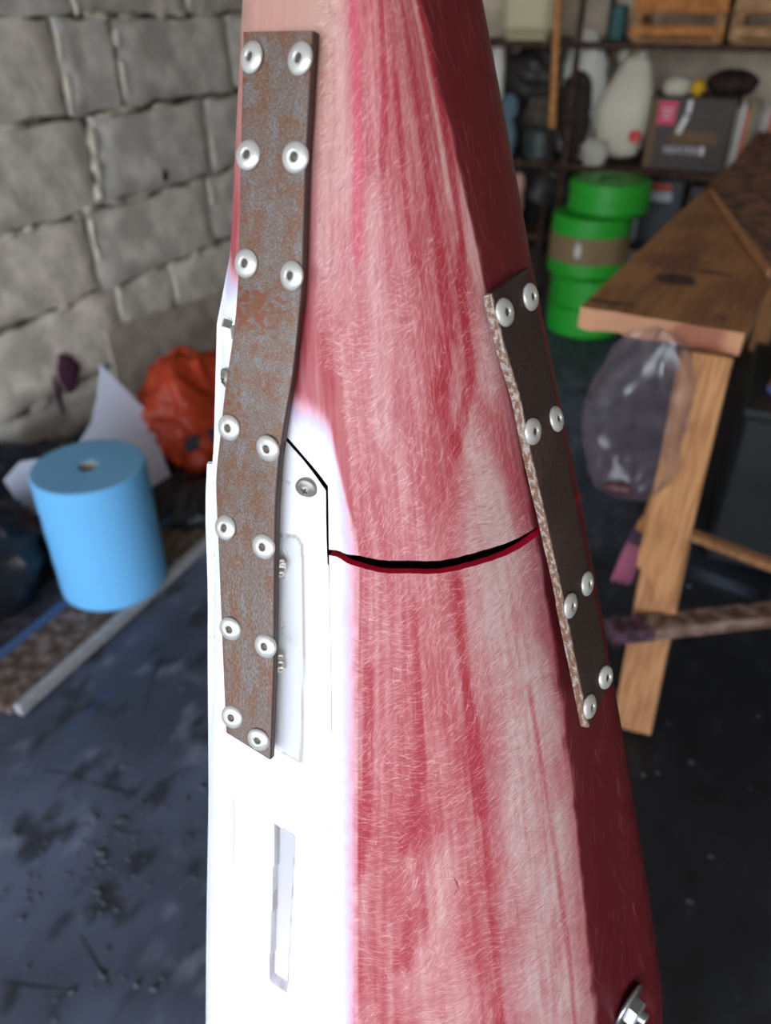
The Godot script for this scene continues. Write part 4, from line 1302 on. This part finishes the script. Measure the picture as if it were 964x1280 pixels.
# ---------------------------------------------------------------- the shelf at the back
func build_back() -> void:
	var fold := noise(121, 0.14, 3)
	var rack := thing("shelf_rack", "rusty steel rack with dark shelf boards along the back wall", "rack", Vector3(-0.6, 0, -4.35))
	for h in [0.36, 0.70, 1.20]:
		var b := MB.new()
		b.box(Vector3(0.02, h - 0.012, 0.02), Vector3(1.75, 0.024, 0.66), 0.003)
		part("shelf_board", b, M.shelf, rack)
	for x in [-0.84, -0.315, 0.88]:
		for z in [-0.30, 0.362]:
			var b := MB.new()
			b.box(Vector3(x, 0.9, z), Vector3(0.026, 1.8, 0.022), 0.002)
			part("post", b, M.rust_post, rack)
	# crates on the top shelf
	var crate := thing("wooden_crate", "orange-brown slatted wooden crate on the top shelf, beside the rusty post", "crate", Vector3(-0.515, 1.2, -4.2), 0.0, "crates on the top shelf")
	for s in [-1, 1]:
		for k in 3:
			var b := MB.new()
			b.box(Vector3(0, 0.045 + k * 0.115, s * 0.15), Vector3(0.385, [0.038, 0.10, 0.10][k], 0.012), 0.002)
			b.v = b.v
			part("slat", b, M.crate_wood, crate)
			b = MB.new()
			b.box(Vector3(s * 0.183, 0.055 + k * 0.11, 0), Vector3(0.014, 0.095, 0.286), 0.002)
			part("end_board", b, M.crate_wood2, crate)
	for s in [-1, 1]:
		for t in [-1, 1]:
			var b := MB.new()
			b.box(Vector3(s * 0.162, 0.165, t * 0.131), Vector3(0.026, 0.33, 0.024), 0.002)
			part("corner_post", b, M.crate_wood2, crate)
	var fl := MB.new()
	fl.box(Vector3(0, 0.008, 0), Vector3(0.36, 0.012, 0.28), 0.001)
	part("base_board", fl, M.crate_wood2, crate)
	var c2: Node3D = crate.duplicate()
	c2.name = numbered("wooden_crate")
	add_child(c2)
	c2.position = Vector3(-0.105, 1.2, -4.2)
	c2.set_meta("label", "paler slatted wooden crate on the top shelf, right of the other crate")
	for ch in c2.get_children():
		if String(ch.name).begins_with("slat"):
			ch.material_override = M.crate_wood2
	# jerrycan with a red cap, lying on its shoulder on the middle shelf
	var j := thing("jerrycan", "big milky plastic jerrycan with a red cap on the middle shelf", "jerrycan", Vector3(-0.698, 0.70, -4.14), 0.0)
	var b := MB.new()
	var jm := b.mark()
	b.grid(25, 33, func(i: int, k: int):
		var t := i / 24.0
		var a := TAU * (k % 32) / 32.0
		var w := pow(sin(PI * clampf(0.10 + 0.80 * t, 0, 1)), 0.45) * (1.0 - 0.36 * smoothstep(0.45, 1.0, t))
		if i == 0 or i == 24:
			w = 0.002
		var ex := 0.62
		var cx := signf(cos(a)) * pow(absf(cos(a)), ex)
		var cz := signf(sin(a)) * pow(absf(sin(a)), ex)
		return [Vector3(cx * 0.13 * w + 0.03 * smoothstep(0.4, 1.0, t), 0.02 + t * 0.44, cz * 0.085 * w), Vector2(k / 32.0, t)])
	b.outward(jm)
	part("can_body", b, M.jerry, j)
	b = MB.new()
	b.tube([Vector3(-0.05, 0.43, 0), Vector3(-0.03, 0.475, 0), Vector3(0.03, 0.48, 0), Vector3(0.06, 0.44, 0)], [0.016, 0.016, 0.016, 0.016], 10)
	part("can_handle", b, M.jerry, j)
	b = MB.new()
	b.lathe([Vector2(0, 0), Vector2(0.026, 0), Vector2(0.027, 0.006), Vector2(0.027, 0.03), Vector2(0.023, 0.034), Vector2(0, 0.035)], 22, Transform3D(Basis(Vector3.RIGHT, PI / 2 - 0.2), Vector3(0.082, 0.125, 0.062)))
	part("red_cap", b, M.red, j)
	b = MB.new()
	b.lump(Vector3(-0.775, 0.755, -4.012), Vector3(0.065, 0.07, 0.022), fold, 0.8, 1.6, 16, 22, 0.701)
	tag(part("crumpled_film", b, M.bundle), "crumpled pale film at the foot of the milky jerrycan", "plastic film")
	# printed carton
	var bx := thing("carton_box", "dark printed carton with pink label and HEATER lettering on the middle shelf", "carton", Vector3(-0.385, 0.70, -4.2))
	b = MB.new()
	b.box(Vector3(0, 0.15, 0), Vector3(0.36, 0.30, 0.3), 0.004)
	part("carton_body", b, M.carton, bx)
	b = MB.new()
	b.box(Vector3(-0.16, 0.15, 0.1512), Vector3(0.035, 0.28, 0.002), 0.0003)
	part("kraft_strip", b, M.carton_side, bx)
	b = MB.new()
	b.box(Vector3(-0.105, 0.235, 0.1515), Vector3(0.078, 0.095, 0.003), 0.0005)
	var lab := part("pink_label", b, M.pink_red, bx)
	b = MB.new()
	for k in 3:
		b.box(Vector3(-0.105, 0.25 - k * 0.018, 0.1533), Vector3(0.048 - k * 0.008, 0.006, 0.001), 0.0002)
	part("label_lines", b, M.ink_white, lab)
	b = MB.new()
	b.box(Vector3(0.03, 0.14, 0.1512), Vector3(0.20, 0.05, 0.002), 0.0004)
	part("brown_band", b, M.carton_side, bx)
	var tx := TextMesh.new()
	tx.text = "HEATER"
	tx.font_size = 32
	tx.pixel_size = 0.00125
	tx.depth = 0.001
	var to := put("lettering", tx, M.ink_white, bx)
	to.position = Vector3(-0.02, 0.088, 0.152)
	for e in [[Vector3(-0.015, 0.262, 0.1525), Vector3(0.018, 0.055, 0.002), -0.05], [Vector3(-0.032, 0.19, 0.1525), Vector3(0.022, 0.075, 0.002), -0.35], [Vector3(0.072, 0.088, 0.1525), Vector3(0.018, 0.034, 0.002), 0.0]]:
		b = MB.new()
		b.box(e[0], e[1], 0.0004, Basis(Vector3.BACK, e[2]))
		part("pale_patch", b, M.film, bx)  # thin pale glossy patches on the carton front
	# bagged bundle of bright packets beside it
	var pk := thing("packet_bundle", "bundle of pale and coral packets in clear film right of the dark carton", "packets", Vector3(-0.115, 0.70, -4.16))
	rng.seed = 8
	for k in 9:
		b = MB.new()
		var w := rng.randf_range(0.014, 0.022)
		b.box(Vector3(-0.08 + k * 0.0195, 0.005 + rng.randf_range(0.12, 0.15), rng.randf_range(-0.01, 0.02)), Vector3(w * 0.8, rng.randf_range(0.24, 0.29), 0.14), 0.003, Basis(Vector3.BACK, 0.0))
		part("packet", b, [M.bundle, M.film, plain(hexc(206, 110, 96), 0.5), plain(hexc(166, 158, 104), 0.6), plain(hexc(150, 140, 144), 0.5)][k % 5], pk)
	# bowl, yellow ball, rag on the carton
	b = MB.new()
	b.lathe([Vector2(0, 0.0), Vector2(0.05, 0.0), Vector2(0.062, 0.02), Vector2(0.064, 0.05), Vector2(0.05, 0.068), Vector2(0.02, 0.075), Vector2(0, 0.076)], 28, Transform3D(Basis(), Vector3(-0.475, 1.0, -4.12)))
	tag(part("cream_tub", b, M.cream), "round cream tub on top of the dark printed carton", "tub")
	b = MB.new()
	b.lump(Vector3(-0.385, 1.033, -4.10), Vector3(0.03, 0.033, 0.03), fold, 0.25, 1.0, 14, 18)
	tag(part("yellow_ball", b, M.yellow), "small yellow ball on the carton beside the cream tub", "ball")
	b = MB.new()
	b.lump(Vector3(-0.25, 1.045, -4.2), Vector3(0.105, 0.055, 0.09), fold, 0.5, 1.0, 16, 24, 1.0)
	tag(part("brown_rag", b, M.brown_dark), "dark brown rag heaped on carton and packets", "rag")
	# tool case below
	var tc := thing("tool_case", "black tool case with grey label and orange-red lettering on the low shelf", "case", Vector3(-0.455, 0.36, -4.12))
	b = MB.new()
	b.box(Vector3(0, 0.152, 0), Vector3(0.21, 0.304, 0.14), 0.01)
	part("case_body", b, M.case, tc)
	b = MB.new()
	b.box(Vector3(-0.012, 0.222, 0.0705), Vector3(0.128, 0.042, 0.002), 0.0005)
	part("grey_label", b, M.label_grey, tc)
	b = MB.new()
	b.box(Vector3(-0.092, 0.14, 0.0705), Vector3(0.016, 0.26, 0.003), 0.0005)
	part("grey_edge", b, M.label_grey, tc)
	var pw := TextMesh.new()
	pw.text = "PWR"
	pw.font_size = 32
	pw.pixel_size = 0.0013
	pw.depth = 0.001
	pw.font = SystemFont.new()
	(pw.font as SystemFont).font_names = PackedStringArray(["Droid Sans"])
	(pw.font as SystemFont).font_weight = 700
	var po := put("lettering", pw, M.ink_orange, tc)
	po.position = Vector3(0.0, 0.263, 0.071)
	var tc2 := thing("tool_case", "plain dark ribbed case on the low shelf right of the lettered case", "case", Vector3(-0.22, 0.36, -4.13))
	b = MB.new()
	b.box(Vector3(0, 0.14, 0), Vector3(0.22, 0.28, 0.14), 0.01)
	part("case_body", b, M.case2, tc2)
	for k in 4:
		b = MB.new()
		b.box(Vector3(0, 0.06 + k * 0.055, 0.072), Vector3(0.19, 0.016, 0.006), 0.002)
		part("rib", b, M.case, tc2)
	# green strapping coils on the floor
	var coil := func(h: float) -> MB:
		var g := MB.new()
		var pr := [Vector2(0.0, 0.0), Vector2(0.166, 0.0), Vector2(0.168, 0.007), Vector2(0.178, 0.010)]
		var n := int(h / 0.016) - 1
		for k in n:
			pr.append(Vector2(0.180, 0.012 + (h - 0.024) * (k + 0.25) / n))
			pr.append(Vector2(0.1785, 0.012 + (h - 0.024) * (k + 0.95) / n))
		pr.append_array([Vector2(0.178, h - 0.008), Vector2(0.170, h - 0.003), Vector2(0.166, h), Vector2(0.05, h), Vector2(0.048, h - 0.01), Vector2(0.0, h - 0.01)])
		g.lathe(pr, 48)
		return g
	var y := 0.0
	var names := ["bottom green strapping coil of the stack on the floor", "second green strapping coil from the floor", "tall green coil with a brown paper band near the stack's top", "topmost green strapping coil, set slightly to the right"]
	for k in 4:
		var h: float = [0.138, 0.142, 0.268, 0.14][k]
		var t := thing("strapping_coil", names[k], "strapping coil", Vector3([-0.676, -0.672, -0.70, -0.648][k], y, [-3.76, -3.75, -3.75, -3.79][k]), k * 23.0, "green strapping coils")
		part("wound_strap", coil.call(h), M.reel_green, t)
		if k == 2:
			var g := MB.new()
			g.lathe([Vector2(0.1802, 0.072), Vector2(0.1815, 0.074), Vector2(0.1815, 0.186), Vector2(0.1802, 0.188)], 48)
			part("paper_band", g, M.kraft, t)
			t.rotation_degrees.y = 0
			g = MB.new()
			g.lump(Vector3(-0.012, 0.135, 0.1815), Vector3(0.016, 0.04, 0.004), fold, 0.6, 2.0, 10, 14)
			part("pale_patch", g, M.film, t)
		y += h + 0.001
	# clutter left of the rusty post
	b = MB.new()
	b.lathe([Vector2(0, 0), Vector2(0.016, 0), Vector2(0.016, 1.25), Vector2(0, 1.25)], 14, Transform3D(Basis(Vector3.BACK, 0.06) * Basis(Vector3.RIGHT, 0.05), Vector3(-0.985, 0.86, -3.98)))
	var pole := thing("broom", "wooden broom handle leaning upside down before the black bags", "broom", Vector3.ZERO)
	b = MB.new()
	b.tube([Vector3(-0.965, 0.006, -3.86), Vector3(-0.99, 0.86, -3.985)], [0.013, 0.013], 12)
	part("dark_shaft", b, M.brown_dark, pole)
	b = MB.new()
	b.tube([Vector3(-0.99, 0.855, -3.985), Vector3(-1.035, 1.36, -4.02), Vector3(-1.06, 1.75, -4.03)], [0.0185, 0.019, 0.017], 14)
	part("pale_shaft", b, M.handle, pole)
	var can := thing("jerrycan", "yellowish jerrycan on the top shelf left of the broom handle", "jerrycan", Vector3(-1.20, 1.2, -4.2))
	b = MB.new()
	b.box(Vector3(0, 0.16, 0), Vector3(0.26, 0.30, 0.2), 0.04)
	part("can_body", b, M.jerry2, can)
	b = MB.new()
	b.tube([Vector3(-0.07, 0.30, 0), Vector3(-0.05, 0.345, 0), Vector3(0.03, 0.345, 0), Vector3(0.05, 0.30, 0)], [0.013, 0.013, 0.013, 0.013], 10)
	part("can_handle", b, M.jerry2, can)
	b = MB.new()
	b.box(Vector3(0, 0.005, 0), Vector3(0.2, 0.01, 0.14), 0.002)
	part("foot", b, M.jerry2, can)
	b = MB.new()
	b.lathe([Vector2(0, 0), Vector2(0.036, 0), Vector2(0.038, 0.01), Vector2(0.038, 0.40), Vector2(0.022, 0.45), Vector2(0.018, 0.48), Vector2(0, 0.481)], 22, Transform3D(Basis(), Vector3(-1.325, 0.70, -4.12)))
	tag(part("white_bottle", b, M.white_sack), "tall white bottle on the middle shelf at the rack's left end", "bottle")
	b = MB.new()
	b.lump(Vector3(-1.15, 1.05, -4.17), Vector3(0.145, 0.14, 0.12), fold, 0.4, 1.0, 22, 30)
	b.lump(Vector3(-1.17, 0.86, -4.28), Vector3(0.16, 0.19, 0.10), fold, 0.4, 1.0, 20, 28, 0.701)
	tag(part("black_bag", b, M.black_bag), "black bag stuffed onto the middle shelf under the yellowish jerrycan", "bag")
	b = MB.new()
	b.lump(Vector3(-0.915, 1.02, -4.20), Vector3(0.105, 0.24, 0.09), fold, 0.35, 1.0, 26, 34, 0.701)
	b.lump(Vector3(-0.93, 0.82, -4.20), Vector3(0.09, 0.14, 0.08), fold, 0.35, 1.0, 18, 26, 0.701)
	tag(part("white_sack", b, M.white_sack), "white sack behind the rusty post, left of the milky jerrycan", "sack")
	b = MB.new()
	b.lump(Vector3(-0.915, 0.915, -4.07), Vector3(0.085, 0.165, 0.03), fold, 0.3, 1.0, 22, 30)
	b.lump(Vector3(-0.915, 0.75, -4.07), Vector3(0.05, 0.06, 0.025), fold, 0.3, 1.0, 12, 18, 0.701)
	tag(part("brown_bag", b, M.brown_dark), "dark brown bag in front of the white sack", "bag")
	b = MB.new()
	b.lump(Vector3(-1.225, 0.79, -4.03), Vector3(0.05, 0.10, 0.035), fold, 0.5, 1.5, 16, 22, 0.701)
	b.lump(Vector3(-1.225, 0.92, -4.03), Vector3(0.045, 0.065, 0.035), fold, 0.5, 1.5, 16, 22)
	tag(part("blue_cloth", b, M.cloth_blue), "bunched blue-grey cloth below the black bag", "cloth")
	b = MB.new()
	b.lump(Vector3(-1.075, 0.905, -4.10), Vector3(0.085, 0.075, 0.05), fold, 0.8, 2.0, 22, 30, 0.849)
	tag(part("grey_rags", b, M.grey_junk), "tangle of grey-brown rags beside the blue-grey cloth", "rags")
	b = MB.new()
	b.lathe([Vector2(0, 0), Vector2(0.072, 0), Vector2(0.078, 0.01), Vector2(0.078, 0.115), Vector2(0.066, 0.135), Vector2(0.03, 0.146), Vector2(0, 0.147)], 26, Transform3D(Basis(), Vector3(-1.072, 0.701, -4.10)))
	tag(part("green_canister", b, M.green_can), "dull dark green canister on the middle shelf under the grey rags", "canister")
	b = MB.new()
	b.lump(Vector3(-1.15, 0.475, -3.98), Vector3(0.055, 0.11, 0.05), fold, 0.3, 1.5, 16, 22, 0.361)
	b.lump(Vector3(-1.135, 0.59, -3.98), Vector3(0.04, 0.06, 0.04), fold, 0.3, 1.5, 14, 18)
	tag(part("pink_bundle", b, M.pink_bag), "pinkish cloth bundle low on the rack, left of the green coils", "bundle")
	b = MB.new()
	b.lump(Vector3(-1.13, 0.50, -4.36), Vector3(0.27, 0.20, 0.17), fold, 0.4, 1.0, 24, 34, 0.361)
	tag(part("dark_sack", b, M.black_bag), "bulky black sack on the low rack shelf behind the pinkish bundle", "sack")
	b = MB.new()
	b.lump(Vector3(-1.10, 0.14, -4.30), Vector3(0.27, 0.17, 0.20), fold, 0.4, 1.0, 24, 34, 0.0)
	tag(part("dark_sack", b, M.brown_dark), "dark brown sack on the floor under the rack, left of the green coils", "sack")
	b = MB.new()
	b.lump(Vector3(-0.72, 0.51, -4.36), Vector3(0.12, 0.19, 0.14), fold, 0.35, 1.0, 24, 34, 0.361)
	tag(part("dark_sack", b, M.black), "black sack on the low rack shelf right behind the green coils", "sack")
	b = MB.new()
	b.box(Vector3(-0.80, 1.27, -4.25), Vector3(0.06, 0.14, 0.08), 0.008)
	tag(part("teal_tin", b, M.teal), "dark teal tin on the top shelf, between post and crate", "tin")

func _ready() -> void:
	# ------------------------------------------------ camera, sky, exposure
	var cam := Camera3D.new()
	cam.name = "camera"
	var lens := CameraAttributesPhysical.new()
	lens.frustum_focal_length = 18.06
	lens.exposure_aperture = 3.9
	lens.frustum_focus_distance = 0.42
	lens.frustum_near = 0.02
	lens.frustum_far = 100.0
	cam.attributes = lens
	cam.fov = 67.2
	cam.near = 0.02
	cam.position = Vector3(0, EYE, 0)
	cam.rotation_degrees = Vector3(-33.5, YAW, 0)
	add_child(cam)
	cam.current = true
	var sky_mat := ProceduralSkyMaterial.new()
	sky_mat.sky_top_color = hexc(214, 227, 248)
	sky_mat.sky_horizon_color = hexc(240, 244, 252)
	sky_mat.ground_horizon_color = hexc(206, 210, 216)
	sky_mat.ground_bottom_color = hexc(140, 142, 146)
	sky_mat.sky_energy_multiplier = 1.0
	var sky := Sky.new()
	sky.sky_material = sky_mat
	var env := Environment.new()
	env.background_mode = Environment.BG_SKY
	env.sky = sky
	env.background_energy_multiplier = 1.0
	env.tonemap_mode = Environment.TONE_MAPPER_LINEAR
	env.tonemap_exposure = 8.9
	env.sdfgi_enabled = true
	env.ssao_enabled = true
	env.ssil_enabled = true
	var we := WorldEnvironment.new()
	we.name = "world"
	we.environment = env
	add_child(we)
	make_materials()
	# ------------------------------------------------ structure, then things, small last
	build_setting()
	build_hull()
	build_right()
	build_back()
	build_left()
